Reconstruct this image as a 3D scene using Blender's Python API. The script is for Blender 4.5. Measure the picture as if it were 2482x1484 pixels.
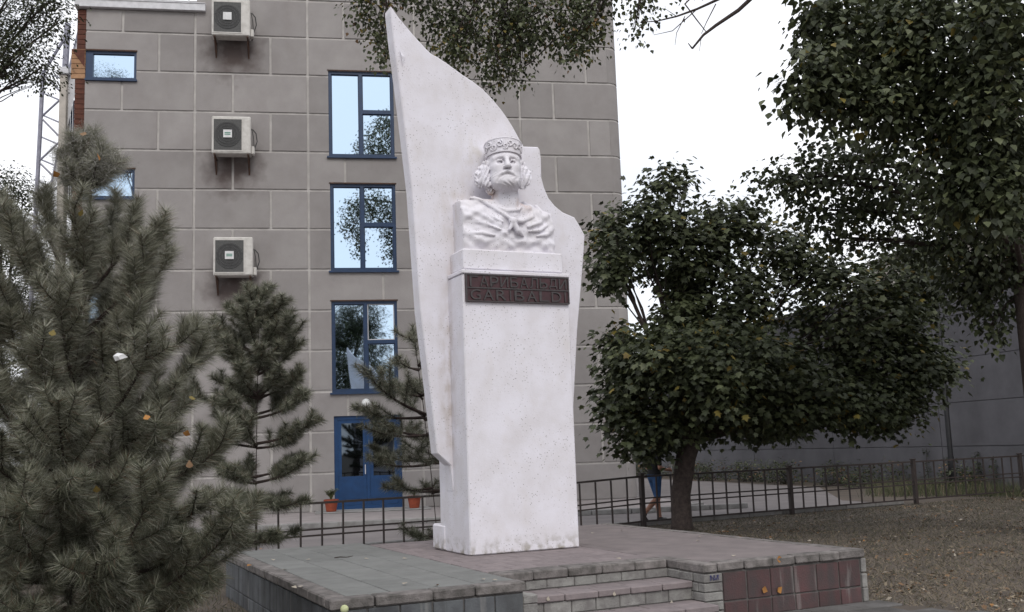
import bpy, math, random
import numpy as np
from mathutils import Matrix, Vector

for o in list(bpy.data.objects):
    bpy.data.objects.remove(o, do_unlink=True)
SC = bpy.context.scene
COL = SC.collection
PI = math.pi
RAD = math.radians

# ------------------------------------------------------------------ camera
FPX, HCAM = 2500.0, 1.65
_p, _r = math.atan(345 / FPX), RAD(2.0)
cF = np.array([0, math.cos(_p), math.sin(_p)])
_U0 = np.array([0, -math.sin(_p), math.cos(_p)])
_R0 = np.array([1.0, 0, 0])
cR = math.cos(_r) * _R0 - math.sin(_r) * _U0
cU = math.sin(_r) * _R0 + math.cos(_r) * _U0
cam = bpy.data.cameras.new('camera')
cam.sensor_width = 36.0
cam.lens = 36.0 * FPX / 2482
cam.clip_start = 0.1
cam.clip_end = 3000
camo = bpy.data.objects.new('camera', cam)
COL.objects.link(camo)
camo.matrix_world = Matrix(((cR[0], cU[0], -cF[0], 0), (cR[1], cU[1], -cF[1], 0),
                            (cR[2], cU[2], -cF[2], HCAM), (0, 0, 0, 1)))
SC.camera = camo

# ------------------------------------------------------------------ sky, sun, exposure
SUN_EL, SUN_AZ = RAD(44), RAD(166)          # azimuth clockwise from +Y
wd = bpy.data.worlds.new('World')
SC.world = wd
wd.use_nodes = True
nt = wd.node_tree
nt.nodes.clear()
wo = nt.nodes.new('ShaderNodeOutputWorld')
bg = nt.nodes.new('ShaderNodeBackground')
bg.inputs['Strength'].default_value = 0.1
sky = nt.nodes.new('ShaderNodeTexSky')
sky.sky_type = 'NISHITA'
sky.sun_disc = False
sky.sun_elevation = SUN_EL
sky.sun_rotation = SUN_AZ
sky.dust_density = 2.0
tc = nt.nodes.new('ShaderNodeTexCoord')
nz = nt.nodes.new('ShaderNodeTexNoise')
nz.inputs['Scale'].default_value = 2.2
nz.inputs['Detail'].default_value = 6
nt.links.new(tc.outputs['Generated'], nz.inputs['Vector'])
rp = nt.nodes.new('ShaderNodeValToRGB')       # cloud cover: almost closed
rp.color_ramp.elements[0].position = 0.36
rp.color_ramp.elements[0].color = (0.66, 0.66, 0.66, 1)
rp.color_ramp.elements[1].position = 0.56
rp.color_ramp.elements[1].color = (1, 1, 1, 1)
nt.links.new(nz.outputs['Fac'], rp.inputs['Fac'])
mx = nt.nodes.new('ShaderNodeMixRGB')
mx.inputs[2].default_value = (9.4, 9.5, 9.9, 1)   # cloud deck
nt.links.new(rp.outputs['Color'], mx.inputs[0])
nt.links.new(sky.outputs['Color'], mx.inputs[1])
nt.links.new(mx.outputs[0], bg.inputs['Color'])
nt.links.new(bg.outputs[0], wo.inputs[0])
sl = bpy.data.lights.new('sun', 'SUN')
sl.energy = 0.9
sl.angle = RAD(24)
sl.color = (1.0, 0.96, 0.9)
slo = bpy.data.objects.new('sun', sl)
COL.objects.link(slo)
_sd = Vector((math.sin(SUN_AZ) * math.cos(SUN_EL), math.cos(SUN_AZ) * math.cos(SUN_EL), math.sin(SUN_EL)))
slo.rotation_euler = _sd.to_track_quat('Z', 'Y').to_euler()
slo.location = (0, -20, 40)
SC.view_settings.view_transform = 'Standard'
SC.view_settings.look = 'None'
SC.view_settings.gamma = 1.0
SC.view_settings.use_curve_mapping = False
SC.view_settings.exposure = 0.42


# ------------------------------------------------------------------ places
def ray(x, y):
    return cF * FPX + (x - 1241) * cR + (742 - y) * cU


def at(x, y, Y):
    """point at world depth Y seen at photograph position x, y"""
    d = ray(x, y)
    t = Y / d[1]
    return np.array([t * d[0], Y, HCAM + t * d[2]])


def ground(x, y, z=0.0):
    d = ray(x, y)
    t = (z - HCAM) / d[2]
    return np.array([t * d[0], t * d[1], z])


# ------------------------------------------------------------------ materials
def lin(r, g, b):
    def c(v):
        v /= 255.0
        return v / 12.92 if v <= 0.04045 else ((v + 0.055) / 1.055) ** 2.4
    return (c(r), c(g), c(b))


MATS = {}


def mat(name, c1, c2=None, rough=0.8, scale=6.0, detail=6.0, bump=0.0, bscale=60.0, spec=0.3, metal=0.0,
        rnd=0.0, extra=None, translucent=0.0, contrast=(0.35, 0.65)):
    """two-tone procedural material in world space, optional relief and per-object variation"""
    m = bpy.data.materials.new(name)
    MATS[name] = m
    m.use_nodes = True
    t = m.node_tree
    N, L = t.nodes, t.links
    b = N['Principled BSDF']
    b.inputs['Roughness'].default_value = rough
    b.inputs['Specular IOR Level'].default_value = spec
    b.inputs['Metallic'].default_value = metal
    geo = N.new('ShaderNodeNewGeometry')
    if c2 is None:
        c2 = tuple(v * 0.8 for v in c1)
    n = N.new('ShaderNodeTexNoise')
    n.inputs['Scale'].default_value = scale
    n.inputs['Detail'].default_value = detail
    n.inputs['Roughness'].default_value = 0.6
    L.new(geo.outputs['Position'], n.inputs['Vector'])
    r = N.new('ShaderNodeValToRGB')
    r.color_ramp.elements[0].position = contrast[0]
    r.color_ramp.elements[0].color = (*c1, 1)
    r.color_ramp.elements[1].position = contrast[1]
    r.color_ramp.elements[1].color = (*c2, 1)
    L.new(n.outputs['Fac'], r.inputs['Fac'])
    out = r.outputs['Color']
    if rnd > 0:
        oi = N.new('ShaderNodeObjectInfo')
        mr = N.new('ShaderNodeMapRange')
        mr.inputs['To Min'].default_value = 1 - rnd
        mr.inputs['To Max'].default_value = 1 + rnd
        L.new(oi.outputs['Random'], mr.inputs['Value'])
        mm = N.new('ShaderNodeMixRGB')
        mm.blend_type = 'MULTIPLY'
        mm.inputs[0].default_value = 1
        L.new(out, mm.inputs[1])
        L.new(mr.outputs[0], mm.inputs[2])
        out = mm.outputs[0]
    if extra:
        out = extra(t, geo, out)
    L.new(out, b.inputs['Base Color'])
    if bump > 0:
        n2 = N.new('ShaderNodeTexNoise')
        n2.inputs['Scale'].default_value = bscale
        n2.inputs['Detail'].default_value = 4
        L.new(geo.outputs['Position'], n2.inputs['Vector'])
        bp = N.new('ShaderNodeBump')
        bp.inputs['Strength'].default_value = bump
        bp.inputs['Distance'].default_value = 0.01
        L.new(n2.outputs['Fac'], bp.inputs['Height'])
        L.new(bp.outputs[0], b.inputs['Normal'])
    if translucent > 0:
        tr = N.new('ShaderNodeBsdfTranslucent')
        L.new(out, tr.inputs['Color'])
        ms = N.new('ShaderNodeMixShader')
        ms.inputs[0].default_value = translucent
        L.new(b.outputs[0], ms.inputs[1])
        L.new(tr.outputs[0], ms.inputs[2])
        L.new(ms.outputs[0], N['Material Output'].inputs['Surface'])
    return m


def darken(t, fac_socket, col_socket, color):
    mm = t.nodes.new('ShaderNodeMixRGB')
    t.links.new(fac_socket, mm.inputs[0])
    t.links.new(col_socket, mm.inputs[1])
    mm.inputs[2].default_value = (*color, 1)
    return mm.outputs[0]


def math_node(t, op, a, b=None, clamp=False):
    n = t.nodes.new('ShaderNodeMath')
    n.operation = op
    n.use_clamp = clamp
    for i, v in enumerate((a, b)):
        if v is None:
            continue
        if isinstance(v, (int, float)):
            n.inputs[i].default_value = v
        else:
            t.links.new(v, n.inputs[i])
    return n.outputs[0]


def noise_node(t, vec, scale, detail=4, mapping=None):
    if mapping:
        mp = t.nodes.new('ShaderNodeMapping')
        mp.inputs['Scale'].default_value = mapping
        t.links.new(vec, mp.inputs['Vector'])
        vec = mp.outputs[0]
    n = t.nodes.new('ShaderNodeTexNoise')
    n.inputs['Scale'].default_value = scale
    n.inputs['Detail'].default_value = detail
    t.links.new(vec, n.inputs['Vector'])
    return n.outputs['Fac']


def ramp01(t, sock, lo, hi):
    mr = t.nodes.new('ShaderNodeMapRange')
    mr.clamp = True
    mr.inputs['From Min'].default_value = lo
    mr.inputs['From Max'].default_value = hi
    t.links.new(sock, mr.inputs['Value'])
    return mr.outputs[0]


def paint_marks(t, geo, col):
    """chips, pits and rusty run-off in old white masonry paint"""
    pos = geo.outputs['Position']
    v = t.nodes.new('ShaderNodeTexVoronoi')
    v.inputs['Scale'].default_value = 30
    t.links.new(pos, v.inputs['Vector'])
    pits = ramp01(t, v.outputs['Distance'], 0.23, 0.12)
    msk = ramp01(t, noise_node(t, pos, 2.6, 5), 0.38, 0.58)
    pits = math_node(t, 'MULTIPLY', pits, msk)
    col = darken(t, math_node(t, 'MULTIPLY', pits, 0.62), col, (0.14, 0.12, 0.11))
    st = ramp01(t, noise_node(t, pos, 4.5, 7, (1, 1, 0.7)), 0.56, 0.80)
    col = darken(t, math_node(t, 'MULTIPLY', st, 0.22), col, (0.55, 0.49, 0.42))
    # grime at the foot of the pedestal
    sx = t.nodes.new('ShaderNodeSeparateXYZ')
    t.links.new(pos, sx.inputs[0])
    ft = ramp01(t, sx.outputs['Z'], 0.72, 0.52)
    ft = math_node(t, 'MULTIPLY', ft, ramp01(t, noise_node(t, pos, 9, 5), 0.45, 0.62))
    col = darken(t, math_node(t, 'MULTIPLY', ft, 0.8), col, (0.22, 0.19, 0.13))
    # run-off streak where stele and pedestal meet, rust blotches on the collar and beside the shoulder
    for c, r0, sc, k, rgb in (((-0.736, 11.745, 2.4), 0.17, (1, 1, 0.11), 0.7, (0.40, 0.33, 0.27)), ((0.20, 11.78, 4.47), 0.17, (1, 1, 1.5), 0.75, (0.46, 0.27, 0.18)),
                              ((-0.20, 11.72, 4.56), 0.12, (1, 1, 1), 0.8, (0.42, 0.24, 0.13)), ((-0.62, 11.82, 3.72), 0.16, (1, 1, 1), 0.7, (0.45, 0.27, 0.17)), ((-0.62, 11.85, 4.35), 0.34, (1, 1, 0.5), 0.5, (0.45, 0.38, 0.30)), ((-0.35, 11.9, 5.1), 0.36, (1, 1, 1), 0.4, (0.48, 0.43, 0.32))):
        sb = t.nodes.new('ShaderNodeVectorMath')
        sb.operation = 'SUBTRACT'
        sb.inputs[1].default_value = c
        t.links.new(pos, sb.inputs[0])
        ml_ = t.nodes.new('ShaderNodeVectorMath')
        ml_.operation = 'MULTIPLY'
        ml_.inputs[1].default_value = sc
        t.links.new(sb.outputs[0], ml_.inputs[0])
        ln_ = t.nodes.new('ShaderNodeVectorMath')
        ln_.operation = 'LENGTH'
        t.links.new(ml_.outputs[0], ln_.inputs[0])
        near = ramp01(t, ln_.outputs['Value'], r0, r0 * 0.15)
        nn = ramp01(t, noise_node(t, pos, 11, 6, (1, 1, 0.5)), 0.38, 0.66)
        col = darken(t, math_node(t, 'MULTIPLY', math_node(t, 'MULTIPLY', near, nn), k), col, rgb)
    return col


FAC_ANG = RAD(10)
FT = np.array([math.cos(FAC_ANG), math.sin(FAC_ANG), 0])
FN = np.array([math.sin(FAC_ANG), -math.cos(FAC_ANG), 0])
FP0 = np.array([3.73, 32.18, 0])
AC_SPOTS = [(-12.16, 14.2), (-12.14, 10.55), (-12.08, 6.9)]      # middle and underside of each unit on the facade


def facade_dirt(t, geo, col):
    pos = geo.outputs['Position']
    vm = t.nodes.new('ShaderNodeVectorMath')
    vm.operation = 'DOT_PRODUCT'
    vm.inputs[1].default_value = tuple(FT)
    sub = t.nodes.new('ShaderNodeVectorMath')
    sub.operation = 'SUBTRACT'
    sub.inputs[1].default_value = tuple(FP0)
    t.links.new(pos, sub.inputs[0])
    t.links.new(sub.outputs[0], vm.inputs[0])
    s = vm.outputs['Value']
    sx = t.nodes.new('ShaderNodeSeparateXYZ')
    t.links.new(pos, sx.inputs[0])
    z = sx.outputs['Z']
    nn = noise_node(t, pos, 3.0, 7)
    total = None
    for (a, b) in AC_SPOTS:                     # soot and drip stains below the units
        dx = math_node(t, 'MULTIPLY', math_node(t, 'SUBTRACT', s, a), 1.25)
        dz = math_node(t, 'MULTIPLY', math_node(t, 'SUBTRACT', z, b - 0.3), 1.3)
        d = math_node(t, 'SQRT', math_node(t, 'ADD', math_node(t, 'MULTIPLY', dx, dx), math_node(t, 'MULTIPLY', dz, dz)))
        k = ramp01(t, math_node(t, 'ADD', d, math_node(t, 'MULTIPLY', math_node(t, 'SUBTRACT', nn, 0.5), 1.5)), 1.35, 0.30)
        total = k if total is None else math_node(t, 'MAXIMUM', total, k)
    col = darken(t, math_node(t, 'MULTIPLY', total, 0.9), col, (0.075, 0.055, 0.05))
    spk = ramp01(t, noise_node(t, pos, 26, 3), 0.68, 0.76)
    col = darken(t, math_node(t, 'MULTIPLY', spk, 0.3), col, (0.13, 0.11, 0.10))
    run = ramp01(t, noise_node(t, pos, 1.7, 5, (1, 1, 0.25)), 0.52, 0.8)
    return darken(t, math_node(t, 'MULTIPLY', run, 0.2), col, (0.19, 0.16, 0.155))


def wall_runs(t, geo, col):
    pos = geo.outputs['Position']
    run = ramp01(t, noise_node(t, pos, 6.0, 6, (1, 1, 0.12)), 0.46, 0.66)
    col = darken(t, math_node(t, 'MULTIPLY', run, 0.6), col, (0.05, 0.05, 0.05))
    pale = ramp01(t, noise_node(t, pos, 11.0, 4, (1, 1, 0.10)), 0.60, 0.70)
    return darken(t, math_node(t, 'MULTIPLY', pale, 0.4), col, (0.27, 0.26, 0.25))


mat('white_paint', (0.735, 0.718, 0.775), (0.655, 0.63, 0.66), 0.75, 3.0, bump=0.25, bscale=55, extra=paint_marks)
mat('facade', (0.302, 0.284, 0.276), (0.258, 0.240, 0.234), 0.92, 1.3, bump=0.7, bscale=70, rnd=0.10, extra=facade_dirt)
mat('joint', (0.50, 0.475, 0.455), (0.38, 0.36, 0.345), 0.9, 3.0)
mat('door_blue', (0.008, 0.050, 0.150), (0.006, 0.038, 0.115), 0.45, 5, spec=0.4)
mat('blue_frame', (0.008, 0.034, 0.095), (0.006, 0.026, 0.07), 0.4, 5, spec=0.5)
mat('white_metal', (0.62, 0.62, 0.64), (0.5, 0.5, 0.52), 0.5, 6, spec=0.4)
mat('ac_case', (0.58, 0.56, 0.53), (0.43, 0.41, 0.38), 0.55, 7, contrast=(0.4, 0.75))
mat('ac_grille', (0.055, 0.055, 0.057), (0.04, 0.04, 0.04), 0.7, 20)
mat('badge_white', (0.72, 0.72, 0.72), None, 0.5)
mat('badge_green', (0.01, 0.20, 0.13), None, 0.5)
mat('rust_iron', (0.05, 0.035, 0.03), (0.10, 0.05, 0.03), 0.8, 14)
mat('fence_paint', (0.040, 0.034, 0.034), (0.055, 0.042, 0.038), 0.6, 12, spec=0.3)
mat('pole_dark', (0.014, 0.014, 0.017), (0.02, 0.02, 0.022), 0.6, 8)
mat('brick_brown', (0.12, 0.045, 0.03), (0.085, 0.035, 0.025), 0.85, 9, rnd=0.15)
mat('brick_tan', (0.36, 0.21, 0.12), (0.28, 0.16, 0.09), 0.85, 9, rnd=0.15)
mat('steel_lilac', (0.30, 0.30, 0.36), (0.2, 0.2, 0.26), 0.45, 9, spec=0.5)
mat('cream_plaster', (0.52, 0.48, 0.43), None, 0.85, 3)
mat('grey_wall', (0.150, 0.147, 0.160), (0.118, 0.116, 0.126), 0.9, 1.2, bump=0.4, bscale=70, rnd=0.05)
mat('paver_pink', (0.235, 0.20, 0.20), (0.185, 0.158, 0.16), 0.9, 8, bump=0.5, rnd=0.09)
mat('paver_grey', (0.192, 0.195, 0.188), (0.158, 0.160, 0.154), 0.85, 5, bump=0.4, rnd=0.07)
mat('flagstone', (0.120, 0.115, 0.112), (0.075, 0.070, 0.066), 0.92, 4, 9, bump=0.7, rnd=0.15)
mat('screed', (0.215, 0.185, 0.182), (0.165, 0.143, 0.142), 0.9, 3.5, 9, bump=0.6, bscale=80)
mat('coping', (0.215, 0.195, 0.188), (0.095, 0.088, 0.082), 0.92, 9, 9, bump=0.8, bscale=70, rnd=0.14)
mat('tile_dark', (0.105, 0.112, 0.118), (0.07, 0.072, 0.078), 0.8, 6, bump=0.4, rnd=0.2, extra=wall_runs)
mat('tile_red', (0.100, 0.052, 0.053), (0.070, 0.050, 0.050), 0.75, 5, bump=0.4, rnd=0.16, extra=wall_runs)
mat('brick_grey', (0.27, 0.265, 0.25), (0.17, 0.16, 0.155), 0.9, 9, 8, bump=0.7, rnd=0.13)
mat('mortar', (0.14, 0.13, 0.125), (0.09, 0.085, 0.08), 0.95, 16, bump=0.6)
mat('graffiti', (0.03, 0.03, 0.14), None, 0.7)
mat('plaque', (0.055, 0.024, 0.026), (0.035, 0.018, 0.02), 0.5, 12, spec=0.4)
mat('plaque_red', (0.060, 0.021, 0.026), (0.038, 0.017, 0.020), 0.55, 14, spec=0.4)
mat('letter', (0.052, 0.043, 0.043), (0.03, 0.026, 0.027), 0.45, 20, spec=0.5)
mat('soil', (0.075, 0.062, 0.052), (0.118, 0.096, 0.078), 0.97, 1.3, 9, bump=0.9, bscale=18)
mat('asphalt', (0.200, 0.182, 0.180), (0.155, 0.140, 0.140), 0.93, 1.1, 9, bump=0.4, bscale=60)
mat('pavement', (0.30, 0.27, 0.265), (0.24, 0.215, 0.212), 0.92, 2, 8, bump=0.3)
mat('kerb', (0.27, 0.265, 0.26), (0.19, 0.185, 0.18), 0.92, 5, 8, bump=0.4, rnd=0.08)
mat('bark', (0.075, 0.058, 0.052), (0.040, 0.031, 0.028), 0.95, 14, 8, bump=1.0, bscale=45)
mat('bark_pine', (0.055, 0.038, 0.033), (0.030, 0.022, 0.02), 0.95, 14, 8, bump=1.0, bscale=45)
mat('twig', (0.045, 0.035, 0.030), None, 0.9)
mat('ac_bars', (0.12, 0.12, 0.118), (0.09, 0.09, 0.09), 0.6, 20)
mat('leaf_a', (0.070, 0.083, 0.037), (0.048, 0.060, 0.028), 0.55, 4, spec=0.4, translucent=0.2)
mat('leaf_b', (0.115, 0.128, 0.060), (0.080, 0.094, 0.044), 0.5, 4, spec=0.45, translucent=0.2)
mat('leaf_c', (0.044, 0.052, 0.026), (0.032, 0.039, 0.021), 0.55, 4, spec=0.4, translucent=0.15)
mat('leaf_y', (0.20, 0.165, 0.035), (0.13, 0.09, 0.03), 0.6, 4, translucent=0.15)
mat('leaf_dry', (0.13, 0.075, 0.04), (0.22, 0.14, 0.08), 0.8, 6)
mat('leaf_pale', (0.42, 0.38, 0.32), (0.27, 0.23, 0.18), 0.8, 6)
mat('leaf_orange', (0.36, 0.17, 0.045), (0.28, 0.13, 0.04), 0.7, 6)
mat('needle_a', (0.200, 0.200, 0.140), (0.140, 0.144, 0.098), 0.6, 3, spec=0.3)
mat('needle_b', (0.38, 0.375, 0.31), (0.29, 0.287, 0.23), 0.65, 3, spec=0.3)
mat('needle_c', (0.080, 0.088, 0.058), (0.058, 0.065, 0.043), 0.6, 3, spec=0.3)
mat('needle_dry', (0.16, 0.095, 0.06), (0.11, 0.07, 0.05), 0.8, 3)
mat('fluff', (0.42, 0.41, 0.38), (0.32, 0.31, 0.29), 0.95, 5, translucent=0.3)
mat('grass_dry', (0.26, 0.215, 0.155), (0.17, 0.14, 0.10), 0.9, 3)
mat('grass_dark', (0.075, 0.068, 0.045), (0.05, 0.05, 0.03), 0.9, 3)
mat('terracotta', (0.30, 0.07, 0.035), (0.22, 0.05, 0.028), 0.8, 10)
mat('skin', (0.30, 0.16, 0.11), (0.26, 0.13, 0.09), 0.6, 10)
mat('denim', (0.035, 0.085, 0.19), (0.025, 0.06, 0.14), 0.9, 12)
mat('black_cloth', (0.012, 0.012, 0.014), None, 0.9)
mat('shoe', (0.03, 0.028, 0.028), None, 0.6)
mat('shoe_sole', (0.4, 0.4, 0.4), None, 0.7)
mat('ball', (0.50, 0.53, 0.30), (0.42, 0.45, 0.25), 0.9, 40, bump=0.4, bscale=200)
mat('lamp_glass', (0.75, 0.75, 0.73), None, 0.3, spec=0.5)
mat('hair', (0.03, 0.02, 0.015), None, 0.8)


def glass(name, tint, rough=0.02, metal=1.0):
    m = bpy.data.materials.new(name)
    MATS[name] = m
    m.use_nodes = True
    t = m.node_tree
    b = t.nodes['Principled BSDF']
    b.inputs['Base Color'].default_value = (*tint, 1)
    b.inputs['Metallic'].default_value = metal
    b.inputs['Roughness'].default_value = rough
    b.inputs['Specular IOR Level'].default_value = 0.8
    geo = t.nodes.new('ShaderNodeNewGeometry')
    n = t.nodes.new('ShaderNodeTexNoise')
    n.inputs['Scale'].default_value = 0.9
    n.inputs['Detail'].default_value = 1
    t.links.new(geo.outputs['Position'], n.inputs['Vector'])
    bp = t.nodes.new('ShaderNodeBump')           # slight waviness of the panes
    bp.inputs['Strength'].default_value = 0.035
    bp.inputs['Distance'].default_value = 0.1
    t.links.new(n.outputs['Fac'], bp.inputs['Height'])
    t.links.new(bp.outputs[0], b.inputs['Normal'])
    return m


glass('mirror_glass', (0.52, 0.66, 0.80))
glass('door_glass', (0.10, 0.12, 0.14))


# ------------------------------------------------------------------ mesh helpers
class MB:
    def __init__(s):
        s.v, s.f, s.m = [], [], []

    def add(s, vs, fs, mi=0):
        k = len(s.v)
        s.v += [tuple(map(float, q)) for q in vs]
        s.f += [tuple(i + k for i in q) for q in fs]
        s.m += [mi] * len(fs)
        return s

    def box(s, a, b, mi=0):
        (x0, y0, z0), (x1, y1, z1) = a, b
        vs = [(x0, y0, z0), (x1, y0, z0), (x1, y1, z0), (x0, y1, z0), (x0, y0, z1), (x1, y0, z1), (x1, y1, z1), (x0, y1, z1)]
        return s.add(vs, [(0, 3, 2, 1), (4, 5, 6, 7), (0, 1, 5, 4), (1, 2, 6, 5), (2, 3, 7, 6), (3, 0, 4, 7)], mi)

    def bbox(s, a, b, e=0.01, mi=0):
        """box with chamfered top and side edges (convex hull of inset faces)"""
        (x0, y0, z0), (x1, y1, z1) = a, b
        e = min(e, (x1 - x0) * .3, (y1 - y0) * .3, (z1 - z0) * .3)
        vs = []
        for sx in (0, 1):
            for sy in (0, 1):
                for sz in (0, 1):
                    X, Y, Z = (x0, x1)[sx], (y0, y1)[sy], (z0, z1)[sz]
                    dx, dy, dz = (e, -e)[sx], (e, -e)[sy], (e, -e)[sz]
                    vs += [(X, Y + dy, Z + dz), (X + dx, Y, Z + dz), (X + dx, Y + dy, Z)]
        I = lambda a_, b_, c_, k: (a_ * 4 + b_ * 2 + c_) * 3 + k
        fs = []
        fs.append((I(0, 0, 0, 0), I(0, 0, 1, 0), I(0, 1, 1, 0), I(0, 1, 0, 0)))
        fs.append((I(1, 0, 0, 0), I(1, 1, 0, 0), I(1, 1, 1, 0), I(1, 0, 1, 0)))
        fs.append((I(0, 0, 0, 1), I(1, 0, 0, 1), I(1, 0, 1, 1), I(0, 0, 1, 1)))
        fs.append((I(0, 1, 0, 1), I(0, 1, 1, 1), I(1, 1, 1, 1), I(1, 1, 0, 1)))
        fs.append((I(0, 0, 0, 2), I(0, 1, 0, 2), I(1, 1, 0, 2), I(1, 0, 0, 2)))
        fs.append((I(0, 0, 1, 2), I(1, 0, 1, 2), I(1, 1, 1, 2), I(0, 1, 1, 2)))
        for p in (0, 1):
            for q in (0, 1):
                fs.append((I(p, q, 0, 0), I(p, q, 1, 0), I(p, q, 1, 1), I(p, q, 0, 1)))
                fs.append((I(p, 0, q, 0), I(p, 1, q, 0), I(p, 1, q, 2), I(p, 0, q, 2)))
                fs.append((I(0, p, q, 1), I(1, p, q, 1), I(1, p, q, 2), I(0, p, q, 2)))
                for w in (0, 1):
                    fs.append((I(p, q, w, 0), I(p, q, w, 1), I(p, q, w, 2)))
        return s.add(vs, fs, mi)

    def tube(s, pts, rad, n=8, cap=True, mi=0):
        pts = [np.array(p, float) for p in pts]
        if not hasattr(rad, '__len__'):
            rad = [rad] * len(pts)
        k = len(s.v)
        up = None
        rings = []
        for i, p in enumerate(pts):
            t = pts[min(i + 1, len(pts) - 1)] - pts[max(i - 1, 0)]
            t = t / (np.linalg.norm(t) + 1e-9)
            if up is None:
                up = np.array([0, 0, 1.0]) if abs(t[2]) < .9 else np.array([1.0, 0, 0])
            a = np.cross(up, t)
            a /= np.linalg.norm(a) + 1e-9
            b = np.cross(t, a)
            up = b
            rings.append([p + rad[i] * (math.cos(2 * PI * j / n) * a + math.sin(2 * PI * j / n) * b) for j in range(n)])
        vs = [q for r_ in rings for q in r_]
        fs = []
        for i in range(len(pts) - 1):
            for j in range(n):
                fs.append((i * n + j, i * n + (j + 1) % n, (i + 1) * n + (j + 1) % n, (i + 1) * n + j))
        if cap:
            fs.append(tuple(range(n))[::-1])
            fs.append(tuple((len(pts) - 1) * n + j for j in range(n)))
        return s.add(vs, fs, mi)

    def bar(s, p, q, w, h=None, mi=0):
        return s.tube([p, q], (w if h is None else w) * 0.7071, 4, True, mi)

    def prism(s, outline, y0, y1, mi=0):
        """outline of (x,z) extruded from y0 to y1"""
        n = len(outline)
        vs = [(x, y0, z) for x, z in outline] + [(x, y1, z) for x, z in outline]
        fs = [tuple(range(n)), tuple(range(2 * n - 1, n - 1, -1))]
        fs += [(i, i + n, (i + 1) % n + n, (i + 1) % n) for i in range(n)]
        return s.add(vs, fs, mi)

    def lathe(s, prof, c=(0, 0, 0), n=16, mi=0, sx=1, sy=1):
        vs, fs = [], []
        for r_, z in prof:
            for j in range(n):
                a = 2 * PI * j / n
                vs.append((c[0] + r_ * sx * math.cos(a), c[1] + r_ * sy * math.sin(a), c[2] + z))
        for i in range(len(prof) - 1):
            for j in range(n):
                fs.append((i * n + j, i * n + (j + 1) % n, (i + 1) * n + (j + 1) % n, (i + 1) * n + j))
        fs.append(tuple(range(n))[::-1])
        fs.append(tuple((len(prof) - 1) * n + j for j in range(n)))
        return s.add(vs, fs, mi)

    def mesh(s, name, mats, smooth=False, off=(0, 0, 0)):
        me = bpy.data.meshes.new(name)
        o = off
        me.from_pydata([(x - o[0], y - o[1], z - o[2]) for x, y, z in s.v], [], s.f)
        mats = mats if isinstance(mats, (list, tuple)) else [mats]
        for m in mats:
            me.materials.append(MATS[m])
        if len(mats) > 1:
            me.polygons.foreach_set('material_index', s.m)
        if smooth:
            me.polygons.foreach_set('use_smooth', [True] * len(me.polygons))
        me.update()
        return me

    def build(s, name, mats, parent=None, smooth=False, off=(0, 0, 0), loc=(0, 0, 0), rot=None):
        return link(name, s.mesh(name, mats, smooth, off), parent, loc, rot)


def link(name, me, parent=None, loc=(0, 0, 0), rot=None):
    o = bpy.data.objects.new(name, me)
    COL.objects.link(o)
    o.location = tuple(map(float, loc))
    if rot is not None:
        o.rotation_euler = rot
    if parent is not None:
        o.parent = parent
    return o


def fast_mesh(name, V, T, mats, mi=None, smooth=False):
    V = np.ascontiguousarray(V, np.float32)
    T = np.ascontiguousarray(T, np.int32)
    me = bpy.data.meshes.new(name)
    me.vertices.add(len(V))
    me.vertices.foreach_set('co', V.ravel())
    k = T.shape[1]
    me.loops.add(T.size)
    me.loops.foreach_set('vertex_index', T.ravel())
    me.polygons.add(len(T))
    me.polygons.foreach_set('loop_start', np.arange(0, T.size, k, dtype=np.int32))
    me.polygons.foreach_set('loop_total', np.full(len(T), k, np.int32))
    for m in mats:
        me.materials.append(MATS[m])
    if mi is not None:
        me.polygons.foreach_set('material_index', np.ascontiguousarray(mi, np.int32))
    if smooth:
        me.polygons.foreach_set('use_smooth', np.ones(len(T), bool))
    me.update(calc_edges=True)
    me.validate()
    return me


def tag(o, label=None, cat=None, group=None, kind=None):
    for k, v in (('label', label), ('category', cat), ('group', group), ('kind', kind)):
        if v:
            o[k] = v
    return o


def thing(name, label, cat, loc=(0, 0, 0), rz=0.0, group=None):
    o = bpy.data.objects.new(name, None)
    o.empty_display_size = 0.2
    COL.objects.link(o)
    o.location = tuple(map(float, loc))
    o.rotation_euler = (0, 0, rz)
    return tag(o, label, cat, group)


def struct(o):
    o['kind'] = 'structure'
    return o


def cut_rects(rect, holes):
    """rectangle minus rectangles -> list of rectangles"""
    out = [rect]
    for (hx0, hx1, hz0, hz1) in holes:
        nxt = []
        for (x0, x1, z0, z1) in out:
            if hx0 >= x1 or hx1 <= x0 or hz0 >= z1 or hz1 <= z0:
                nxt.append((x0, x1, z0, z1))
                continue
            if hz0 > z0:
                nxt.append((x0, x1, z0, hz0))
            if hz1 < z1:
                nxt.append((x0, x1, hz1, z1))
            a, b = max(z0, hz0), min(z1, hz1)
            if hx0 > x0:
                nxt.append((x0, hx0, a, b))
            if hx1 < x1:
                nxt.append((hx1, x1, a, b))
        out = nxt
    return [r for r in out if r[1] - r[0] > 0.03 and r[3] - r[2] > 0.03]


RNG = np.random.default_rng(7)
random.seed(7)

# ------------------------------------------------------------------ ground
struct(MB().add([(-900, -600, 0), (900, -600, 0), (900, 1500, 0), (-900, 1500, 0)], [(0, 1, 2, 3)]).build('ground', 'soil'))

# fence line (posts stand on it); asphalt and pavement lie beyond it
FA = np.array([2.48, 21.06, 0])
FD = np.array([math.cos(RAD(30)), math.sin(RAD(30)), 0])
FNRM = np.array([-FD[1], FD[0], 0])            # away from the camera


def fpt(t, off=0.0, z=0.0):
    p = FA + FD * t + FNRM * off
    return np.array([p[0], p[1], z])


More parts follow.
